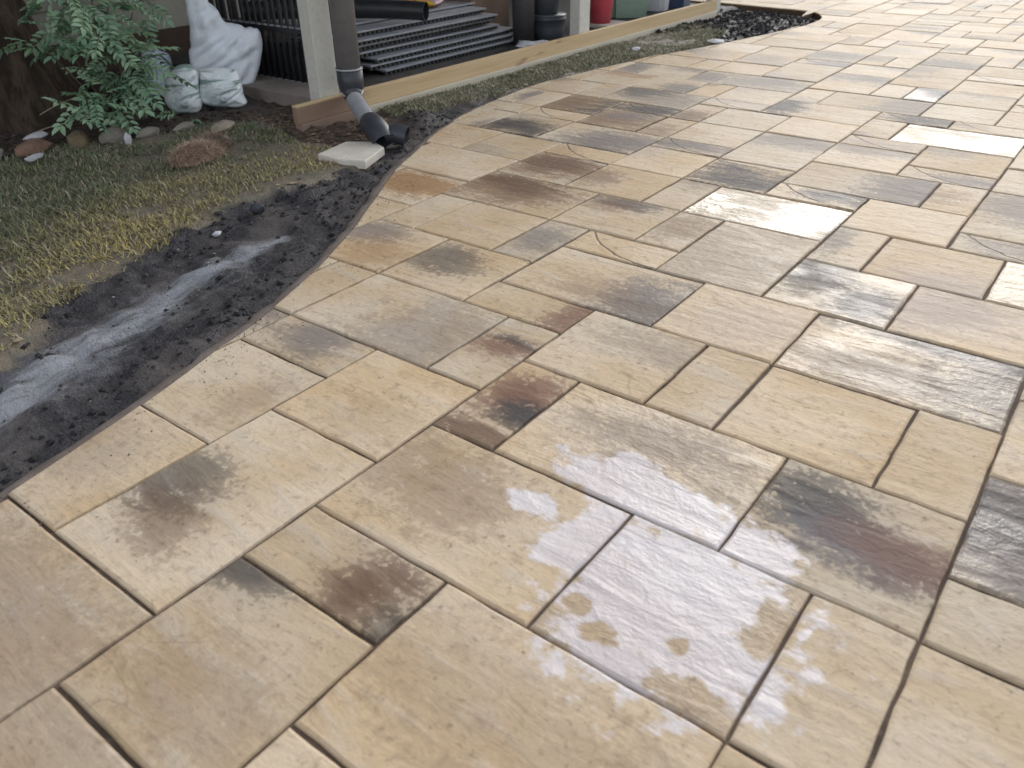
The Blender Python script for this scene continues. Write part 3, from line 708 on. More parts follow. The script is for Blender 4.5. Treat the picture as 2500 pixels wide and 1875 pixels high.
# ------------------------------------------------------------------ house, porch, timber
MAT_POST = simple('painted_post', (0.62, 0.61, 0.57), (0.57, 0.56, 0.51), 6, 0.55, 0.06)
MAT_SIDING = simple('beige_siding', (0.30, 0.29, 0.24), (0.26, 0.25, 0.21), 3, 0.6, 0.05)
MAT_FOUND = simple('brown_foundation', (0.085, 0.055, 0.036), (0.06, 0.042, 0.030), 6, 0.9, 0.4)
MAT_ROOF = simple('roof_boards', (0.12, 0.10, 0.085), (0.09, 0.08, 0.07), 5, 0.8, 0.2)
house = empty('house', (-5.5, 3, 0)); tag(house, 'beige sided house wall on a brown foundation behind the covered porch', 'house')
def hp(name, mb, mat): o = mb.build(name, mat, house); o.matrix_parent_inverse = Matrix.Translation((5.5, -3, 0)); return o
hp('foundation', MB().box(-5.62, -4, -.15, -5.47, 12, .172), MAT_FOUND)
for k in range(14):
    z = .176 + k * .19
    m = MB().add([(-5.50, -4, z), (-5.465, -4, z), (-5.485, -4, z+.19), (-5.50, -4, z+.19), (-5.50, 12, z), (-5.465, 12, z), (-5.485, 12, z+.19), (-5.50, 12, z+.19)], [(0,1,2,3),(7,6,5,4),(0,4,5,1),(1,5,6,2),(2,6,7,3),(3,7,4,0)])
    hp('siding_board', m, MAT_SIDING)
hp('roof', MB().box(-9.5, -4.3, 2.84, -5.1, 12.3, 2.98), MAT_ROOF)

porch = empty('covered_porch', (-3.27, 5, 0)); tag(porch, 'covered porch with square beige posts beside the patio', 'porch')
def pp(name, mb, mat): o = mb.build(name, mat, porch); o.matrix_parent_inverse = Matrix.Translation((3.27, -5, 0)); return o
for y0, y1 in ((2.69, 2.815), (5.035, 5.165), (7.2, 7.33)):
    pp('post', MB().box(-3.325, y0, -.02, -3.243, y1, 2.3, .006), MAT_POST)
pp('beam', MB().box(-3.36, 2.4, 2.3, -3.24, 7.6, 2.5), MAT_POST)
pp('roof', MB().box(-5.44, 2.3, 2.52, -3.26, 7.7, 2.62), MAT_ROOF)
MAT_PFLOOR = simple('porch_floor', (0.055, 0.05, 0.048), (0.035, 0.033, 0.034), 8, 0.85, 0.3)
pp('floor', MB().box(-5.46, 3.12, -.06, -3.245, 7.4, -.002), MAT_PFLOOR)

def wood_mat(name, c1, c2, dirt=0.0):
    t = NT(name); W = t.pos()
    g = t.noise(t.mapping(W, (30, 1.6, 60)), 1.0, 6, 0.6, 0.8); f = t.noise(t.mapping(W, (120, 6, 220)), 1.0, 3)
    kn = t.noise(t.mapping(W, (6, 2.2, 9)), 1.0, 2)
    c = t.mix(t.ss(g, 0.35, 0.7), c1, c2)
    c = t.mix(t.math('MULTIPLY', t.ss(kn, 0.66, 0.74), .6), c, (0.20, 0.11, 0.05))
    c = t.mix(t.math('MULTIPLY', t.ss(f, 0.55, 0.75), .25), c, tuple(x*.6 for x in c2))
    if dirt:  # left end browned for dirt and painted-in shade; top edge left clear
        s_ = t.n('ShaderNodeSeparateXYZ'); t.set(s_.inputs[0], W)
        k = t.ss(t.math('ADD', s_.outputs[1], t.math('MULTIPLY', t.math('SUBTRACT', t.noise(W, 14, 4), .5), .25)), 3.0, 2.86)
        top = t.ss(s_.outputs[2], 0.088, 0.080)
        c = t.mix(t.math('MULTIPLY', t.math('MULTIPLY', k, top), dirt), c, (0.25, 0.165, 0.125))
    return t.fin(c, 0.65, t.bump(g, 0.15, 0.004), 0.35)
MAT_PINE = wood_mat('pine_board', (0.60, 0.46, 0.28), (0.52, 0.375, 0.205), .9)
MAT_PALE = wood_mat('pale_board', (0.62, 0.57, 0.47), (0.54, 0.49, 0.39), .9)
tb = empty('timber_board', (-3.2, 4.8, 0)); tag(tb, 'long pine board on edge along the porch, above a paler lower board', 'timber')
def tp(name, mb, mat): o = mb.build(name, mat, tb); o.matrix_parent_inverse = Matrix.Translation((3.2, -4.8, 0)); return o
tp('upper_board', MB().box(-3.238, 2.50, .008, -3.202, 7.16, .0925, .003), MAT_PINE)
lowb = tp('lower_board', MB().box(-3.238, 2.505, -.06, -3.186, 7.15, .0075, .003), MAT_PALE)

# concrete step behind the timber end
mc = simple('old_concrete', (0.30, 0.255, 0.235), (0.22, 0.19, 0.17), 9, 0.9, 0.3, 0.3)
o = MB().box(-4.55, 2.86, -.06, -3.36, 3.10, .028, .008).build('concrete_step', mc); tag(o, 'worn pinkish concrete step edge below the black railing', 'step')

# ------------------------------------------------------------------ downspout with drain hose
MAT_SPOUT = simple('grey_downspout', (0.215, 0.205, 0.21), (0.19, 0.182, 0.188), 5, 0.45, 0.03)
MAT_BLACKPL = simple('black_plastic', (0.034, 0.038, 0.050), (0.046, 0.050, 0.062), 12, 0.42, 0.05)
MAT_GREYPL = simple('grey_corrugated', (0.30, 0.31, 0.33), (0.25, 0.26, 0.28), 8, 0.5, 0.1)
MAT_STEEL = simple('hose_clamp', (0.45, 0.46, 0.48), (0.35, 0.36, 0.38), 30, 0.35, 0.0)
ds = empty('downspout', (-3.13, 2.775, 0)); tag(ds, 'dark grey downspout with ribbed drain hose and black elbow by the porch post', 'downspout')
def dp(name, mb, mat): o = mb.build(name, mat, ds); o.matrix_parent_inverse = Matrix.Translation((3.13, -2.775, 0)); return o
cx, cy = -3.13, 2.795
def rtube(z0, z1, r0, r1, c0, c1): return MB().tube([(c0[0], c0[1], z0), (c1[0], c1[1], z1)], [r0, r1], 22)
dp('pipe', rtube(.205, 2.3, .058, .058, (cx, cy), (cx, cy)), MAT_SPOUT)
dp('coupling', MB().lathe([(.0, .122), (.056, .122), (.061, .135), (.064, .165), (.064, .232), (.0, .232)], (cx, cy, 0), 24), MAT_BLACKPL)
dp('clamp', MB().lathe([(.065, .222), (.0665, .222), (.0665, .230), (.065, .230)], (cx, cy, 0), 24), MAT_STEEL)
dp('clamp', MB().tube([(cx+.010, cy-.006, .116), (cx+.012, cy-.008, .124)], .055, 22), MAT_STEEL)
dp('adapter', MB().tube([(cx+.008, cy-.006, .135), (cx+.028, cy-.020, .088)], [.054, .042], 22), MAT_BLACKPL)
def hose():
    pts = []; rad = []
    p0, p1, p2 = Vector((cx+.024, cy-.017, .094)), Vector((-2.99, 2.715, .062)), Vector((-2.75, 2.545, .058))
    n = 91
    for k in range(n):
        s = k / (n-1); p = p0*(1-s)**2 + p1*2*s*(1-s) + p2*s*s
        pts.append(p); rad.append(.033 + (.0085 if (k % 7) in (2, 3, 4) else -.004))
    return MB().tube(pts, rad, 20)
dp('ribbed_hose', hose(), MAT_GREYPL)
def elbow():
    m = MB()
    m.tube([(-2.79, 2.575, .056), (-2.765, 2.56, .060), (-2.72, 2.54, .056), (-2.675, 2.525, .036), (-2.645, 2.515, .006)], [.046, .052, .054, .054, .052], 22, False, .004)
    return m
dp('elbow', elbow(), MAT_BLACKPL)
dp('spout_end', MB().tube([(-2.665, 2.545, .030), (-2.63, 2.575, .034), (-2.585, 2.60, .020)], [.034, .042, .046], 20, False, .004), MAT_BLACKPL)

# splash slab
def rough_slab(name, pts, z0, z1, mat, label, cat):
    n = len(pts); v = [(x, y, z0) for x, y in pts] + [(x, y, z1-.004) for x, y in pts]
    c = np.mean(pts, 0); v += [(c[0]+(x-c[0])*.97, c[1]+(y-c[1])*.97, z1) for x, y in pts]
    f = [tuple(range(n-1, -1, -1)), tuple(2*n+k for k in range(n))]
    for q in range(2):
        for k in range(n): f.append((q*n+k, q*n+(k+1) % n, (q+1)*n+(k+1) % n, (q+1)*n+k))
    o = mesh_obj(name, v, f, mat); tag(o, label, cat); return o
MAT_SLAB = simple('pale_slab', (0.66, 0.62, 0.56), (0.58, 0.54, 0.47), 12, 0.8, 0.2)
rough_slab('splash_slab', [(-2.755, 2.222), (-2.62, 2.215), (-2.505, 2.262), (-2.59, 2.46), (-2.69, 2.50), (-2.80, 2.43)], -.03, .004, MAT_SLAB, 'pale flat slab in the grass under the black drain elbow', 'slab')

# ------------------------------------------------------------------ stacked grey deck panels
MAT_PANEL = simple('grey_deck_plastic', (0.37, 0.38, 0.42), (0.31, 0.32, 0.355), 16, 0.42, 0.05, 0.5)
MAT_PANEL_D = simple('grey_deck_underside', (0.05, 0.052, 0.055), (0.075, 0.075, 0.07), 16, 0.6, 0.05)
def rel_tag(k, n): return ['topmost', 'second from the top', 'third from the top', 'fourth from the top', 'fifth from the top', 'sixth from the top', 'lowest'][k]
slat_mesh = None; frame_mesh = None
LEN, DEP, TH = 1.42, .52, .030
def panel_meshes():
    global slat_mesh, frame_mesh, rail_mesh
    ns = 20; w = LEN / ns
    o = MB().box(0, .0012, .020, DEP, w-.0012, .030, .0012).build('slat', MAT_PANEL); slat_mesh = o.data; bpy.data.objects.remove(o)
    m = MB()
    for x in (.02, DEP/2, DEP-.05): m.box(x, 0, .012, x+.03, LEN, .0195)
    for k in range(36):
        y = (k+.25) * LEN/36
        for x in (.012, DEP-.035): m.box(x, y, 0, x+.022, y+LEN/72, .012)
    o = m.build('underframe', MAT_PANEL_D); frame_mesh = o.data; bpy.data.objects.remove(o)
    return ns, w
NS, SWID = panel_meshes()
PAN = [(-4.225, 3.60, .000, 0.010), (-4.27, 3.53, .034, -.012), (-4.255, 3.56, .068, 0.02), (-4.33, 3.44, .104, -.008), (-4.345, 3.40, .140, .012), (-4.30, 3.38, .178, -.010), (-4.37, 3.36, .214, .004)]
for k, (x, y, z, a) in enumerate(PAN):
    e = empty('deck_panel', (x, y, z), a)
    tag(e, 'grey slatted plastic deck panel, %s of the stack in the porch' % rel_tag(6-k, 7), 'deck panel', 'deck panels stacked in the porch')
    fo = bpy.data.objects.new('underframe', frame_mesh); link(fo, e)
    for q in range(NS):
        so = bpy.data.objects.new('slat', slat_mesh); so.location = (0, q*SWID, 0); link(so, e)
# thin sheet lying on the stack
o = MB().box(-4.75, 3.45, .250, -4.02, 4.86, .262, .002).build('grey_sheet', MAT_PANEL); o.rotation_euler = (0, 0, 0); tag(o, 'flat dark grey sheet lying on top of the deck panel stack', 'sheet')

# black pipe lying on the stack
def bent(p0, p1, p2, n=16):
    a, b, c = Vector(p0), Vector(p1), Vector(p2)
    return [a*(1-s)**2 + b*2*s*(1-s) + c*s*s for s in [k/(n-1) for k in range(n)]]
MAT_PIPE = simple('black_pipe', (0.020, 0.022, 0.025), (0.028, 0.03, 0.034), 10, 0.38, 0.03)
o = MB().tube(bent((-4.60, 3.32, .335), (-4.05, 3.86, .335), (-3.70, 3.99, .315)), .055, 24, False, .004).build('drain_pipe', MAT_PIPE)
tag(o, 'thick black plastic pipe with open end lying across the deck panel stack', 'pipe')

# ------------------------------------------------------------------ soft sacks
def sack(name, outline, base, ang, thick, mat, label, cat, seed, fold=0.012, lean=0.0, wr=(9, 4)):
    n_dir = Vector((math.cos(ang), math.sin(ang), 0)); r_dir = Vector((-n_dir.y, n_dir.x, 0))
    P = np.array(catmull(outline + [outline[0]], 4)[:-1]); lo, hi = P.min(0), P.max(0)
    st = max(hi-lo) / 64
    U, V = np.meshgrid(np.arange(lo[0]-st, hi[0]+2*st, st), np.arange(lo[1]-st, hi[1]+2*st, st), indexing='ij')
    ins = inside(P, U, V); d = dist_poly(np.vstack([P, P[:1]]), U, V) * ins
    dm = d.max(); T = thick * np.sqrt(np.clip(1 - (1 - np.clip(d/dm, 0, 1))**2, 0, 1))
    ph = U*math.cos(.7)+V*math.sin(.7)
    al, ac = U*math.cos(.5) + V*math.sin(.5), -U*math.sin(.5) + V*math.cos(.5)
    r1 = np.abs(vnoise(al*4+4, ac*17+5, 1, seed) - .5); r2 = np.abs(vnoise(al*9+14, ac*36+5, 1, seed+1) - .5); r3 = np.abs(vnoise(U*16+1, V*6+3, 1, seed+2) - .5)
    rip = 1.6*(r1-.25)*2 + 1.3*(r2-.25)*2 + .7*(r3-.25)*2 + (vnoise(U+9, V+2, 7, seed+3)-.5)*1.4
    Tf = T + fold * rip * np.clip(d/dm*3, 0, 1)
    Tb = -T*.8 + fold*.5*rip*np.clip(d/dm*3, 0, 1)
    vid = {}; verts = []; faces = []
    def vert(i, j, s):
        b_ = not ins[i, j]
        key = (i, j, 0 if b_ else s)
        if key not in vid:
            u, v = U[i, j], V[i, j]
            if b_:
                k = ((P - [u, v])**2).sum(1).argmin(); u, v = P[k]; t_ = 0.0
            else: t_ = Tf[i, j] if s > 0 else Tb[i, j]
            p = r_dir*u + n_dir*(t_ - lean*v); vid[key] = len(verts); verts.append((p.x, p.y, v))
        return vid[key]
    for i in range(U.shape[0]-1):
        for j in range(U.shape[1]-1):
            if ins[i:i+2, j:j+2].sum() == 0: continue
            for s in (1, -1):
                q = [vert(i, j, s), vert(i+1, j, s), vert(i+1, j+1, s), vert(i, j+1, s)]
                if s < 0: q = q[::-1]
                q2 = [a for k, a in enumerate(q) if a != q[k-1]]
                if len(set(q2)) >= 3 and len(set(q2)) == len(q2): faces.append(q2)
    o = mesh_obj(name, verts, faces, mat, None, True, base); tag(o, label, cat, 'filled sacks at the end of the porch'); return o
def sack_mat(name, c1, c2, prnt=None):
    t = NT(name); W = t.obj(); n1 = t.noise(W, 8, 4); n2 = t.noise(W, 60, 3)
    c = t.mix(t.ss(n1, .35, .65), c1, c2)
    if prnt:
        w = t.noise(t.mapping(W, (4, 4, 17)), 1.0, 3, .6, .6); c = t.mix(t.math('MULTIPLY', t.ss(w, .50, .58), .8), c, prnt)
    return t.fin(c, .42, t.bump(t.math('ADD', n1, t.math('MULTIPLY', n2, .3)), 0.7, .016), .5)
MAT_SACK = sack_mat('white_sack', (0.84, 0.89, 0.96), (0.76, 0.83, 0.92))
MAT_SACKG = sack_mat('green_print_sack', (0.82, 0.88, 0.92), (0.68, 0.78, 0.80), (0.12, 0.21, 0.18))
MAT_SACKL = sack_mat('lavender_sack', (0.55, 0.58, 0.74), (0.48, 0.52, 0.68))
BIG = [(-0.15, 0.70), (-0.14, 0.469), (-0.145, 0.406), (-0.145, 0.343), (-0.158, 0.274), (-0.161, 0.235), (-0.179, 0.204), (-0.183, 0.093), (-0.156, 0.0), (-0.048, -0.022), (0.041, -0.026), (0.117, -0.028), (0.147, 0.022), (0.189, 0.107), (0.212, 0.172), (0.225, 0.222), (0.225, 0.283), (0.211, 0.307), (0.185, 0.311), (0.173, 0.318), (0.147, 0.313), (0.126, 0.329), (0.084, 0.342), (0.045, 0.350), (0.028, 0.378), (0.018, 0.41), (-0.005, 0.44), (-0.025, 0.475), (-0.02, 0.70)]
sack('white_sack', BIG, (-4.23, 2.852, 0), R(-34.2), .11, MAT_SACK, 'big bulging white sack with twisted neck beside the black railing', 'sack', 71, .024)
sack('printed_sack', [(-0.052, 0.174), (-0.003, 0.214), (0.049, 0.225), (0.087, 0.212), (0.102, 0.171), (0.091, 0.089), (0.092, 0.017), (0.061, -0.02), (0.009, -0.022), (-0.05, -0.01), (-0.086, 0.044), (-0.076, 0.115)], (-4.032, 2.421, -.012), R(-31.2), .075, MAT_SACKG, 'small white and green printed sack nearest the leafy shrub', 'sack', 75, .010)
sack('printed_sack', [(-0.088, 0.185), (-0.015, 0.189), (0.067, 0.179), (0.104, 0.156), (0.114, 0.096), (0.113, 0.044), (0.124, 0.0), (0.094, -0.02), (0.051, -0.022), (-0.01, -0.012), (-0.071, 0.0), (-0.115, 0.03), (-0.109, 0.094)], (-3.951, 2.607, -.01), R(-33.6), .085, MAT_SACKG, 'crumpled white and green printed sack in front of the big white sack', 'sack', 79, .013)
sack('lavender_sack', [(-0.037, 0.256), (-0.003, 0.264), (0.044, 0.235), (0.095, 0.203), (0.095, 0.126), (0.079, -0.01), (0.021, -0.02), (-0.062, 0.0), (-0.055, 0.139), (-0.052, 0.214)], (-4.532, 2.595, -.02), R(-30), .06, MAT_SACKL, 'slim lavender grey sack leaning behind the leafy shrub', 'sack', 83, .006)

# bright printed bag on the stack
def pillow(name, c, sx, sy, h, rot, mat, label, cat, seed):
    v, f = [], []; n = 22
    for s in (1, -1):
        for i in range(n+1):
            for j in range(n+1):
                a, b = i/n*2-1, j/n*2-1
                z = h * max(0, (1-abs(a)**2.6))**.5 * max(0, (1-abs(b)**2.6))**.5
                nz = (float(vnoise(np.array([a*1.5+5]), np.array([b*1.5+5]), 2.2, seed)[0])-.5)*h*.7
                v.append((a*sx*(1-.08*b*b), b*sy*(1-.08*a*a), h*.5 + (z+nz*(1-a*a)*(1-b*b))*s*.5 if s > 0 else h*.5 - z*.5))
    m = (n+1)**2
    for s in (0, 1):
        for i in range(n):
            for j in range(n):
                q = [s*m+i*(n+1)+j, s*m+(i+1)*(n+1)+j, s*m+(i+1)*(n+1)+j+1, s*m+i*(n+1)+j+1]; f.append(q if s == 0 else q[::-1])
    o = mesh_obj(name, v, f, mat, None, True, c); o.rotation_euler = (0, 0, rot); tag(o, label, cat); return o
t = NT('bright_print'); W = t.obj(); n1 = t.noise(W, 7, 3, .5, .8)
c = t.mix(t.ss(n1, .40, .52), (0.62, 0.04, 0.04), (0.75, 0.45, 0.05)); c = t.mix(t.ss(t.noise(W, 11, 2), .58, .64), c, (0.45, 0.28, 0.35))
MAT_BRIGHT = t.fin(c, .35, t.bump(t.noise(W, 40, 3), .3, .006), .5)
pillow('printed_bag', (-4.20, 4.50, .262), .14, .17, .06, .5, MAT_BRIGHT, 'crumpled red and yellow printed bag lying behind the black pipe', 'bag', 91)

# ------------------------------------------------------------------ black railing section on edge
MAT_IRON = simple('black_metal', (0.014, 0.015, 0.018), (0.022, 0.023, 0.027), 9, 0.4, 0.04)
def railing(loc, rot, L, H, pitch, label, low):
    e = empty('metal_railing', loc, rot); tag(e, label, 'railing', 'black railing sections at the porch end')
    MB().box(0, -.018, 0, L, .018, .022, .002).build('bottom_rail', MAT_IRON, e)
    MB().box(0, -.018, low, L, .018, low+.028, .002).build('middle_rail', MAT_IRON, e)
    MB().box(0, -.018, H, L, .018, H+.035, .002).build('top_rail', MAT_IRON, e)
    p = MB().box(-.009, -.008, .02, .009, .008, H, .0015).build('picket', MAT_IRON, e); p.location = (pitch*.5, 0, 0)
    n = int(L/pitch)
    for k in range(1, n):
        q = bpy.data.objects.new('picket', p.data); q.location = (pitch*(k+.5), 0, 0); link(q, e)
    c = MB().box(0, -.024, 0, pitch*.64, -.0185, .010).build('lit_hole_dash', MAT_LIT_DASH, e); c.location = (pitch*.18, 0, .022)  # pale dashes paint in the light at the picket holes
    for z in (.022, low+.028):
        for k in range(n):
            if z == .022 and k == 0: continue
            q = bpy.data.objects.new('lit_hole_dash', c.data); q.location = (pitch*(k+.18), 0, z); link(q, e)
    return e
MAT_LIT_DASH = simple('lit_hole_pale', (0.30, 0.31, 0.34), (0.22, 0.23, 0.26), 40, 0.4, 0.0)
railing((-4.85, 3.13, .0), R(-1), 1.16, .95, .058, 'black metal railing section with close pickets behind the white sack', .285)
railing((-5.15, 3.34, .0), R(2), 1.45, 1.05, .11, 'taller black metal railing section standing behind the close picket section', .40)
MAT_TARP = simple('black_tarp', (0.012, 0.013, 0.016), (0.02, 0.021, 0.026), 5, 0.5, 0.3)
mesh_obj('black_tarp', [(-4.84, 3.17, .02), (-3.62, 3.19, .02), (-3.62, 3.18, .27), (-4.2, 3.20, .20), (-4.84, 3.17, .30), (-3.62, 3.24, .02), (-4.84, 3.24, .02), (-3.62, 3.24, .27), (-4.2, 3.25, .20), (-4.84, 3.24, .30)], [(0, 1, 2, 3, 4), (6, 9, 8, 7, 5), (2, 7, 8, 3), (3, 8, 9, 4), (0, 4, 9, 6), (1, 5, 7, 2)], MAT_TARP)
tag(bpy.data.objects['black_tarp'], 'black tarp sheet hanging behind the close picket railing', 'tarp')

# ------------------------------------------------------------------ buckets and bins
def bucket_prof(r0, r1, h, rim=.006, wall=.004):
    return [(0, 0), (r0, 0), (r0+(r1-r0)*.5, h*.5), (r1-.001, h-.022), (r1+rim, h-.020), (r1+rim, h-.012), (r1+.001, h-.011), (r1+rim, h-.008), (r1+rim, h), (r1-wall, h), (r0-wall, .006), (0, .006)]
def bucket(name, loc, r0, r1, h, mat, label, flip=False, cat='bucket'):
    e = empty(name, loc); tag(e, label, cat, 'buckets and bins behind the timber board')
    pr = bucket_prof(r0, r1, h)
    if flip: pr = [(r, h - z) for r, z in pr]
    b = MB().lathe(pr, (0, 0, 0), 32).build('body', mat, e)
    return e
MAT_BKT = simple('grey_bucket', (0.085, 0.095, 0.11), (0.06, 0.067, 0.08), 10, 0.42, 0.05)
MAT_RED = simple('red_bucket', (0.55, 0.075, 0.10), (0.48, 0.065, 0.085), 8, 0.4, 0.05)
MAT_GREEN = simple('green_bin', (0.27, 0.37, 0.30), (0.24, 0.335, 0.27), 4, 0.45, 0.03)
MAT_WHITE = simple('white_bin', (0.62, 0.61, 0.65), (0.55, 0.54, 0.58), 6, 0.45, 0.04)
MAT_BLUE = simple('blue_bin', (0.06, 0.09, 0.17), (0.05, 0.075, 0.14), 6, 0.45, 0.04)
b = bucket('bucket', (-3.60, 5.18, 0), .105, .118, .165, MAT_BKT, 'squat dark grey bucket standing on the porch floor')
MB().lathe([(0, .1655), (.124, .1655), (.126, .172), (.122, .178), (0, .178)], (0, 0, 0), 32).build('lid', MAT_BKT, b)
bucket('bucket', (-3.615, 5.165, .179), .085, .12, .30, MAT_BKT, 'tall dark grey bucket stacked on the squat grey bucket')
bucket('bucket', (-3.66, 5.985, .02), .082, .112, .30, MAT_RED, 'red plastic bucket beside the second porch post')
bucket('planter_pot', (-3.66, 4.95, 0), .075, .085, .62, simple('charcoal_pot', (0.06, 0.055, 0.06), (0.045, 0.042, 0.046), 8, .55, .05), 'tall dark charcoal pot left of the grey buckets', cat='pot')
o = MB().box(-3.80, 5.86, -.002, -3.50, 6.16, .019, .002).build('paving_offcut', MAT_SLAB); tag(o, 'pale flat offcut under the red bucket', 'slab')
def bin_(name, loc, w, d, h, rot, mat, label):
    e = empty(name, loc, rot); tag(e, label, 'bin', 'buckets and bins behind the timber board')
    bm = bmesh.new(); bmesh.ops.create_cube(bm, size=1)
    for v in bm.verts:
        k = 1.0 if v.co.z > 0 else .82
        v.co = Vector((v.co.x*w*k, v.co.y*d*k, (v.co.z+.5)*h))
    bmesh.ops.bevel(bm, geom=[e_ for e_ in bm.edges if abs((e_.verts[0].co-e_.verts[1].co).z) > h*.5], offset=.035, segments=4, affect='EDGES')
    me = bpy.data.meshes.new('body'); bm.to_mesh(me); bm.free(); me.materials.append(mat); link(bpy.data.objects.new('body', me), e)
    MB().box(-w*.54, -d*.54, h-.03, w*.54, d*.54, h+.015, .01).build('lid', mat, e)
bin_('storage_bin', (-3.76, 6.58, 0), .36, .40, .55, R(38), MAT_GREEN, 'pale green plastic bin between the red bucket and the white bin')
bin_('storage_bin', (-3.70, 7.00, 0), .22, .22, .45, R(10), MAT_WHITE, 'off white plastic bin right of the green bin')
bin_('storage_bin', (-3.66, 7.30, 0), .24, .26, .45, R(5), MAT_BLUE, 'navy blue plastic bin at the far end of the porch')
MAT_CARD = simple('cardboard', (0.20, 0.135, 0.10), (0.17, 0.115, 0.085), 9, .85, .1)
cb = empty('cardboard_box', (-4.20, 5.05, 0)); tag(cb, 'brown cardboard box behind the grey deck panels', 'box')
MB().box(-.17, -.22, .0, .17, .22, .325, .004).build('carton', MAT_CARD, cb)
MB().box(-.17, -.22, .327, -.005, .22, .332).build('flap', MAT_CARD, cb); MB().box(.005, -.22, .327, .17, .22, .332).build('flap', MAT_CARD, cb)
# plastic scrap and dark clutter by the stack
MAT_WP = simple('white_plastic', (0.55, 0.56, 0.60), (0.45, 0.46, 0.50), 20, .4, .3)
def scrap(name, c, sx, sy, rot, mat, label, seed, h=.02, cat='scrap'):
    rr = random.Random(seed); n = 9; v = []; f = []
    for i in range(n+1):
        for j in range(n+1):
            a, b_ = i/n*2-1, j/n*2-1; v.append((a*sx*(1+.2*b_*rr.uniform(.6, 1.2)), b_*sy*(1-.2*a), h*(.4+.6*math.sin(a*3+seed)*math.cos(b_*2.3)) + rr.uniform(0, h*.25)))
    for i in range(n):
        for j in range(n): f.append((i*(n+1)+j, (i+1)*(n+1)+j, (i+1)*(n+1)+j+1, i*(n+1)+j+1))
    o = mesh_obj(name, v, f, mat, None, True, c); o.rotation_euler = (0, 0, rot)
    sol = o.modifiers.new('thickness', 'SOLIDIFY'); sol.thickness = .002; tag(o, label, cat); return o
scrap('plastic_scrap', (-3.42, 4.72, .045), .10, .10, .4, MAT_WP, 'wrinkled white plastic scrap in front of the charcoal pot', 3)
MAT_BRICK = simple('grey_block', (0.05, 0.05, 0.052), (0.07, 0.068, 0.066), 20, .9, .3)
o = MB().box(-3.50, 4.60, -.002, -3.36, 4.86, .042, .006).build('grey_block', MAT_BRICK); tag(o, 'dark grey block lying under the white plastic scrap', 'block')
def heap(name, loc, r, h, mat, label, cat, seed):
    bm = bmesh.new(); bmesh.ops.create_icosphere(bm, subdivisions=3, radius=1)
    rr = random.Random(seed); ph = [rr.uniform(0, 6) for _ in range(6)]
    for v in bm.verts:
        d = 1 + .16*math.sin(4*v.co.x+ph[0]) + .13*math.sin(5*v.co.y+ph[1]) + .12*math.sin(6*v.co.z+ph[2]) + .10*math.sin(9*v.co.x+7*v.co.y+ph[3]) + rr.uniform(-.05, .05)
        v.co = Vector((v.co.x*r*d, v.co.y*r*d*.8, max(-.1*h, v.co.z*h*d)))
    me = bpy.data.meshes.new(name); bm.to_mesh(me); bm.free(); me.materials.append(mat)
    o = link(bpy.data.objects.new(name, me)); o.location = loc; tag(o, label, cat); return o
heap('rag_heap', (-3.85, 5.45, .0), .15, .27, simple('dark_rags', (0.05, 0.05, 0.045), (0.02, 0.02, 0.02), 18, .9, .6), 'dark heap of rags between the buckets and the second post', 'rags', 4)

# ------------------------------------------------------------------ border stones, chips, dry clumps
def stone(name, loc, s, rot, mat, label, seed, group='stones bordering the planting bed'):
    bm = bmesh.new(); bmesh.ops.create_icosphere(bm, subdivisions=3, radius=1)
    rr = random.Random(seed); planes = [(Vector((rr.uniform(-1, 1), rr.uniform(-1, 1), rr.uniform(-.6, 1))).normalized(), rr.uniform(.62, .9)) for _ in range(11)]
    for v in bm.verts:
        for n_, d_ in planes:
            q = v.co.dot(n_)
            if q > d_: v.co -= n_ * (q - d_) * .9
        v.co += Vector((rr.uniform(-1, 1), rr.uniform(-1, 1), rr.uniform(-1, 1))) * .025
        v.co = Vector((v.co.x*s[0], v.co.y*s[1], v.co.z*s[2]))
    me = bpy.data.meshes.new(name); bm.to_mesh(me); bm.free(); me.materials.append(mat)
    o = link(bpy.data.objects.new(name, me)); o.location = loc; o.rotation_euler = (0, 0, rot); tag(o, label, 'stone', group); return o
ST_BR = simple('brown_stone', (0.16, 0.095, 0.065), (0.22, 0.14, 0.10), 14, .85, .4)
ST_YE = simple('ochre_stone', (0.19, 0.15, 0.085), (0.14, 0.11, 0.07), 14, .85, .4)
ST_GY = simple('grey_stone', (0.23, 0.215, 0.185), (0.18, 0.165, 0.145), 14, .85, .4)
ST_WH = simple('white_stone', (0.52, 0.52, 0.56), (0.42, 0.42, 0.45), 14, .8, .3)
stone('border_stone', (-3.97, 1.40, .0), (.075, .06, .045), .3, ST_GY, 'grey border stone at the far left of the stone row', 1)
stone('border_stone', (-3.90, 1.565, .002), (.055, .12, .042), .25, ST_BR, 'long reddish brown border stone under the white stone', 2)
stone('border_stone', (-3.935, 1.60, .045), (.03, .065, .016), .25, ST_WH, 'flat white stone lying on the brown border stone', 3)
stone('border_stone', (-3.86, 1.745, .0), (.05, .075, .050), .5, ST_YE, 'ochre border stone right of the brown one', 4)
stone('border_stone', (-3.80, 1.885, .0), (.05, .085, .042), .45, ST_GY, 'rounded grey border stone in the middle of the row', 5)
stone('border_stone', (-3.745, 2.03, -.005), (.035, .085, .026), .35, ST_GY, 'low grey border stone behind the upright white chip', 6)
stone('border_stone', (-3.70, 2.19, -.008), (.03, .09, .022), .2, ST_GY, 'thin pale border stone at the right end of the row', 7)
stone('stone_chip', (-3.655, 1.875, .012), (.012, .026, .035), .5, ST_WH, 'upright white chip in the grass before the border stones', 8, 'white chips in the lawn')
stone('stone_chip', (-3.78, 1.50, -.004), (.022, .06, .014), .35, ST_WH, 'flat white chip in the grass before the brown border stone', 9, 'white chips in the lawn')
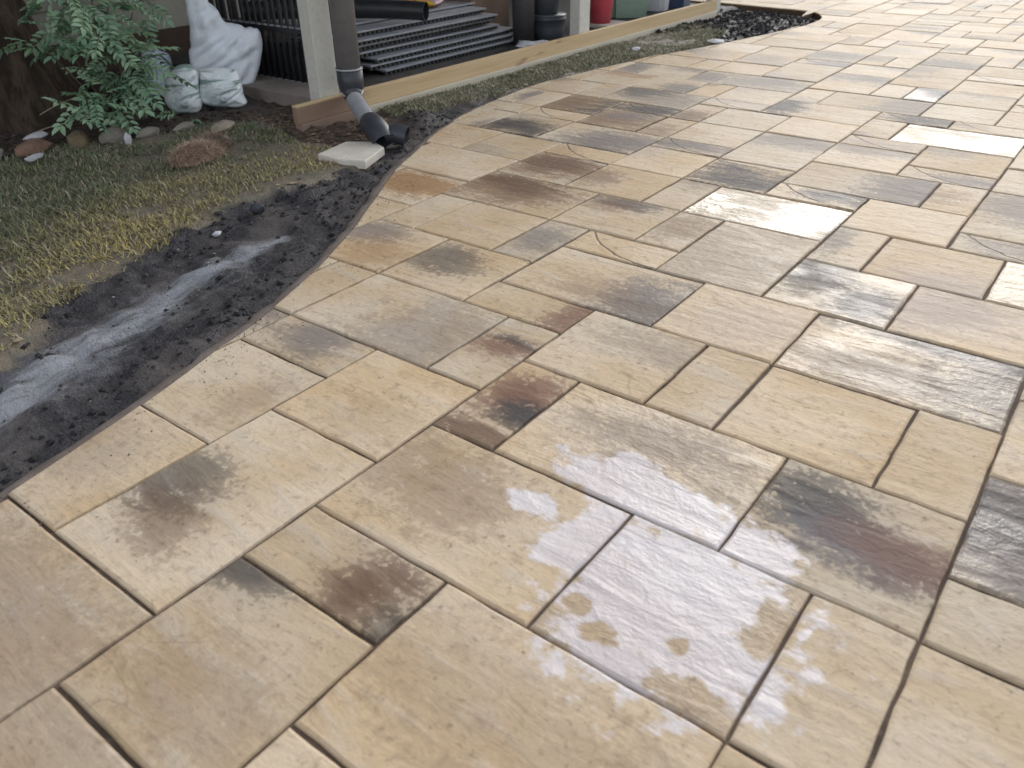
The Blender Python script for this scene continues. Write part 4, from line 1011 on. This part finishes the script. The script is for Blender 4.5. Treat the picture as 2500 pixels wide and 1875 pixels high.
stone('stone_chip', (-3.33, 2.165, -.002), (.025, .022, .012), .2, ST_WH, 'small white chip in the grass right of the dry clumps', 10, 'white chips in the lawn')
stone('stone_chip', (-2.37, 1.43, -.018), (.016, .02, .010), .2, ST_WH, 'small white chip on the grass edge of the soil strip', 12, 'white chips in the lawn')
stone('stone_chip', (-2.885, 5.20, .0), (.03, .055, .012), .2, ST_WH, 'white chip in the grass strip before the second porch post', 13, 'white chips in the lawn')
stone('stone_chip', (-2.59, 5.84, -.012), (.07, .095, .012), .5, ST_WH, 'broad flat white piece where the grass strip meets the far soil bed', 14, 'white chips in the lawn')
MAT_BARK = simple('pale_bark', (0.36, 0.31, 0.25), (0.25, 0.21, 0.16), 20, .85, .3)
stone('flat_stone', (-3.50, 2.285, .004), (.05, .12, .022), .55, MAT_BARK, 'flat pale stone slab in the lawn before the porch end', 15, None)
stone('soil_clod', (-2.45, 1.66, -.012), (.03, .03, .018), .2, simple('dark_clod', (0.03, 0.035, 0.045), (0.045, 0.05, 0.06), 30, .85, .4), 'dark soil clod in the dry grass near the soil strip', 16, None)

def fibre_clump(name, loc, rx, ry, h, n, c1, label, seed):
    rg = np.random.default_rng(seed); a = rg.uniform(0, 2*np.pi, n); r_ = np.sqrt(rg.random(n))
    X = np.cos(a)*r_*rx; Y = np.sin(a)*r_*ry; Z = h*np.sqrt(np.clip(1-r_**2, 0, 1))*rg.uniform(.55, 1.05, n)
    A = rg.uniform(0, 2*np.pi, n); L = rg.uniform(.02, .06, n); w = .0012
    d = np.stack([np.cos(A), np.sin(A), rg.uniform(-.5, .5, n)], 1)*L[:, None]
    p = np.stack([X, Y, Z], 1); sd_ = np.stack([-np.sin(A)*w, np.cos(A)*w, 0*A], 1)
    V = np.stack([p - sd_, p + sd_, p + d], 1).reshape(-1, 3) + np.array(loc)
    e = empty(name, loc); tag(e, label, 'dry clump', 'dry clumps on the lawn')
    o = tri_stuff('fibres', V - np.array(loc), np.array(c1)*rg.uniform(.5, 1.5, (n, 1)), MAT_GRASS, None, None, 3, e)
    bm = bmesh.new(); bmesh.ops.create_icosphere(bm, subdivisions=3, radius=1); rr = random.Random(seed)
    for v in bm.verts: v.co = Vector((v.co.x*rx*.86, v.co.y*ry*.86, max(-.01, v.co.z*h*.78))) * rr.uniform(.93, 1.07)
    me = bpy.data.meshes.new('core'); bm.to_mesh(me); bm.free(); me.materials.append(simple('clump_core', tuple(x*.5 for x in c1), tuple(x*.8 for x in c1), 40, .95, .8)); link(bpy.data.objects.new('core', me), e)
    return e
fibre_clump('dry_clump', (-3.16, 1.90, -.01), .065, .125, .075, 4200, (.50, .37, .28), 'larger rust brown dry root clump on the lawn', 21)
fibre_clump('dry_clump', (-3.27, 2.055, -.01), .06, .085, .06, 2600, (.31, .235, .175), 'smaller grey brown dry root clump behind the larger one', 22)

# ------------------------------------------------------------------ leafy shrub
def leaf_mat(name, c1, c2):
    t = NT(name); info = t.n('ShaderNodeObjectInfo'); n = t.noise(t.obj(), 18, 3)
    c = t.mix(info.outputs['Random'], c1, c2); c = t.mix(t.math('MULTIPLY', t.ss(n, .5, .7), .4), c, tuple(x*.6 for x in c1))
    t.fin(c, .5, None, .4); return t.m
MAT_LEAF = leaf_mat('shrub_leaf', (0.15, 0.26, 0.16), (0.29, 0.42, 0.27))
MAT_STEM = simple('shrub_stem', (0.10, 0.08, 0.05), (0.07, 0.06, 0.04), 30, .8, .2)
def compound_leaf(seed):
    rr = random.Random(seed); v, f = [], []
    L = .11; n = 4
    def leaflet(p, ang, ln, wd):
        d = Vector((math.cos(ang), math.sin(ang), -.15)); s_ = Vector((-math.sin(ang), math.cos(ang), 0)); k = len(v)
        q = [p, p + d*ln*.35 + s_*wd + Vector((0, 0, .004)), p + d*ln*.75 + s_*wd*.7 + Vector((0, 0, .002)), p + d*ln - Vector((0, 0, .006)), p + d*ln*.75 - s_*wd*.7 + Vector((0, 0, .002)), p + d*ln*.35 - s_*wd + Vector((0, 0, .004)), p + d*ln*.5 - Vector((0, 0, .003))]
        v.extend([tuple(a) for a in q]); f.extend([(k, k+6, k+1), (k+1, k+6, k+2), (k+2, k+6, k+3), (k+3, k+6, k+4), (k+4, k+6, k+5), (k+5, k+6, k)])
    for k in range(n):
        x = L*(.22 + .72*k/(n-1)); z = -.02*(x/L)**2
        for s_ in (1, -1): leaflet(Vector((x, 0, z)), s_*rr.uniform(.85, 1.25), rr.uniform(.036, .052), rr.uniform(.009, .013))
    leaflet(Vector((L, 0, -.02)), rr.uniform(-.2, .2), .05, .013)
    k = len(v); v += [(0, -.0012, 0), (0, .0012, 0), (L, .0012, -.02), (L, -.0012, -.02)]; f.append((k, k+1, k+2, k+3))
    me = bpy.data.meshes.new('leaf'); me.from_pydata(v, [], f); me.materials.append(MAT_LEAF); return me
LEAVES = [compound_leaf(k) for k in range(5)]
def shrub():
    e = empty('leafy_shrub', (-4.02, 2.02, 0)); tag(e, 'light green leafy shrub with feathery compound leaves beside the sacks', 'shrub')
    base = Vector((-4.02, 2.02, 0)); rr = random.Random(17)
    cl = [((-4.0, 1.98, .52), .13, 20), ((-3.95, 1.83, .46), .09, 12), ((-3.9, 1.99, .41), .12, 20), ((-3.9, 2.07, .33), .12, 20), ((-4.0, 2.05, .47), .12, 14), ((-3.9, 2.05, .205), .10, 16), ((-3.85, 1.83, .16), .08, 13),
          ((-3.9, 1.96, .175), .11, 16), ((-3.85, 2.07, .15), .09, 12), ((-4.0, 1.95, .62), .13, 16), ((-4.1, 2.30, .47), .12, 9), ((-4.0, 2.30, .36), .10, 7), ((-3.90, 2.22, .22), .06, 5), ((-3.8, 1.975, .07), .05, 5), ((-3.8, 1.81, .085), .05, 5),
          ((-3.95, 1.75, .40), .06, 6), ((-4.1, 2.2, .56), .12, 10), ((-4.05, 2.1, .72), .14, 12), ((-3.77, 2.25, .02), .05, 3)]
    for c, r_, n in cl:
        c = Vector(c)
        if c.z > .06:
            m = MB().tube(bent(base, (base*.5 + c*.5) + Vector((rr.uniform(-.04, .04), rr.uniform(-.04, .04), .05)), c, 7), [.006, .0055, .005, .0045, .004, .003, .002], 6).build('stem', MAT_STEM, e); m.matrix_parent_inverse = Matrix.Translation(-base)
        for k in range(int(n*.85)):
            d = Vector((rr.gauss(0, 1), rr.gauss(0, 1), rr.gauss(0, .9))).normalized() * r_ * rr.uniform(.3, 1.0)
            p = c + d
            if p.z < .015: p.z = .015 + rr.uniform(0, .03)
            o = bpy.data.objects.new('leaf', rr.choice(LEAVES)); link(o, e); o.location = p - base
            o.rotation_euler = (rr.gauss(0, .45), rr.gauss(.15, .45), math.atan2(d.y, d.x) + rr.gauss(0, .7)); s_ = rr.uniform(.75, 1.15); o.scale = (s_, s_, s_)
shrub()

# ------------------------------------------------------------------ big tree at the left
MAT_TRUNK = None
def tree():
    t = NT('rough_bark'); W = t.pos(); v = t.mapping(W, (1, 1, .28)); n1 = t.noise(v, 14, 6, .65, .6); n2 = t.noise(W, 3, 3)
    c = t.mix(t.ss(n1, .38, .62), (0.030, 0.023, 0.018), (0.085, 0.062, 0.046)); c = t.mix(t.ss(n2, .5, .7, 0, .4), c, (0.06, 0.055, 0.035))
    mb = t.fin(c, .95, t.bump(n1, 1.0, .03), .2)
    e = empty('tree', (-4.92, 1.76, 0)); tag(e, 'thick dark barked tree trunk left of the leafy shrub', 'tree')
    v, f = [], []; n = 40; lv = 26; rr = random.Random(2); ph = [rr.uniform(0, 6.28) for _ in range(5)]
    for k in range(lv):
        z = -.1 + 2.6*k/(lv-1); r0 = .37 + .16*math.exp(-z*3.2) - .03*z
        for j in range(n):
            a = 2*math.pi*j/n; r_ = r0*(1 + .07*math.sin(3*a+ph[0]+z) + .05*math.sin(7*a+ph[1]) + .10*math.exp(-z*3)*math.sin(5*a+ph[2])) + rr.uniform(-.008, .008)
            v.append((r_*math.cos(a)+.04*z, r_*math.sin(a)-.05*z, z))
    for k in range(lv-1):
        for j in range(n): f.append((k*n+j, k*n+(j+1) % n, (k+1)*n+(j+1) % n, (k+1)*n+j))
    mesh_obj('trunk', v, f, mb, e, True)
    m = MB()
    for k in range(9):
        a = k*2.4; r_ = 1.3 + .5*rr.random(); p = Vector((.1, -.13, 2.3)); q = Vector((math.cos(a)*r_, math.sin(a)*r_, 3.2+rr.uniform(0, .9)))
        m.tube(bent(p, (p+q)/2 + Vector((0, 0, .25)), q, 8), [.13, .11, .09, .075, .06, .05, .035, .02], 8)
    m.build('limb', mb, e)
    rg = np.random.default_rng(9); nl = 9000; cen = rg.normal(0, 1, (60, 3)); cen = cen/np.linalg.norm(cen, axis=1)[:, None]*rg.uniform(.35, 1, (60, 1))**.5*np.array([2.0, 2.0, 1.0]) + np.array([0, -.2, 3.6])
    p = cen[rg.integers(0, 60, nl)] + rg.normal(0, .26, (nl, 3)); d1 = rg.normal(0, 1, (nl, 3)); d1 /= np.linalg.norm(d1, axis=1)[:, None]; d2 = np.cross(d1, rg.normal(0, 1, (nl, 3))); d2 /= np.linalg.norm(d2, axis=1)[:, None]
    V = np.stack([p - d1*.05, p + d2*.025, p + d1*.05, p - d2*.025], 1).reshape(-1, 3)
    tri_stuff('crown', V, np.array([.055, .085, .035])*rg.uniform(.6, 1.4, (nl, 1)), MAT_GRASS, None, None, 4, e)  # unseen crown, added to complete the tree and shade the left
tree()
def twig(name, a, b, label):
    o = MB().tube(bent(a, (Vector(a)+Vector(b))/2 + Vector((0, 0, .02)), b, 6), [.003, .003, .0027, .0024, .002, .0012], 5).build(name, MAT_BARK); tag(o, label, 'twig', 'pale twigs in the planting bed')
twig('dry_twig', (-4.25, 1.78, .06), (-4.15, 1.98, .13), 'pale dry twig left of the leafy shrub, upper')
twig('dry_twig', (-4.05, 1.60, .02), (-3.98, 1.80, .06), 'pale dry twig left of the leafy shrub, lower')

# ------------------------------------------------------------------ render settings
S.render.engine = 'CYCLES'
S.cycles.max_bounces = 4; S.cycles.diffuse_bounces = 3; S.cycles.glossy_bounces = 2
S.cycles.use_denoising = True
S.render.resolution_x, S.render.resolution_y = 1024, 768
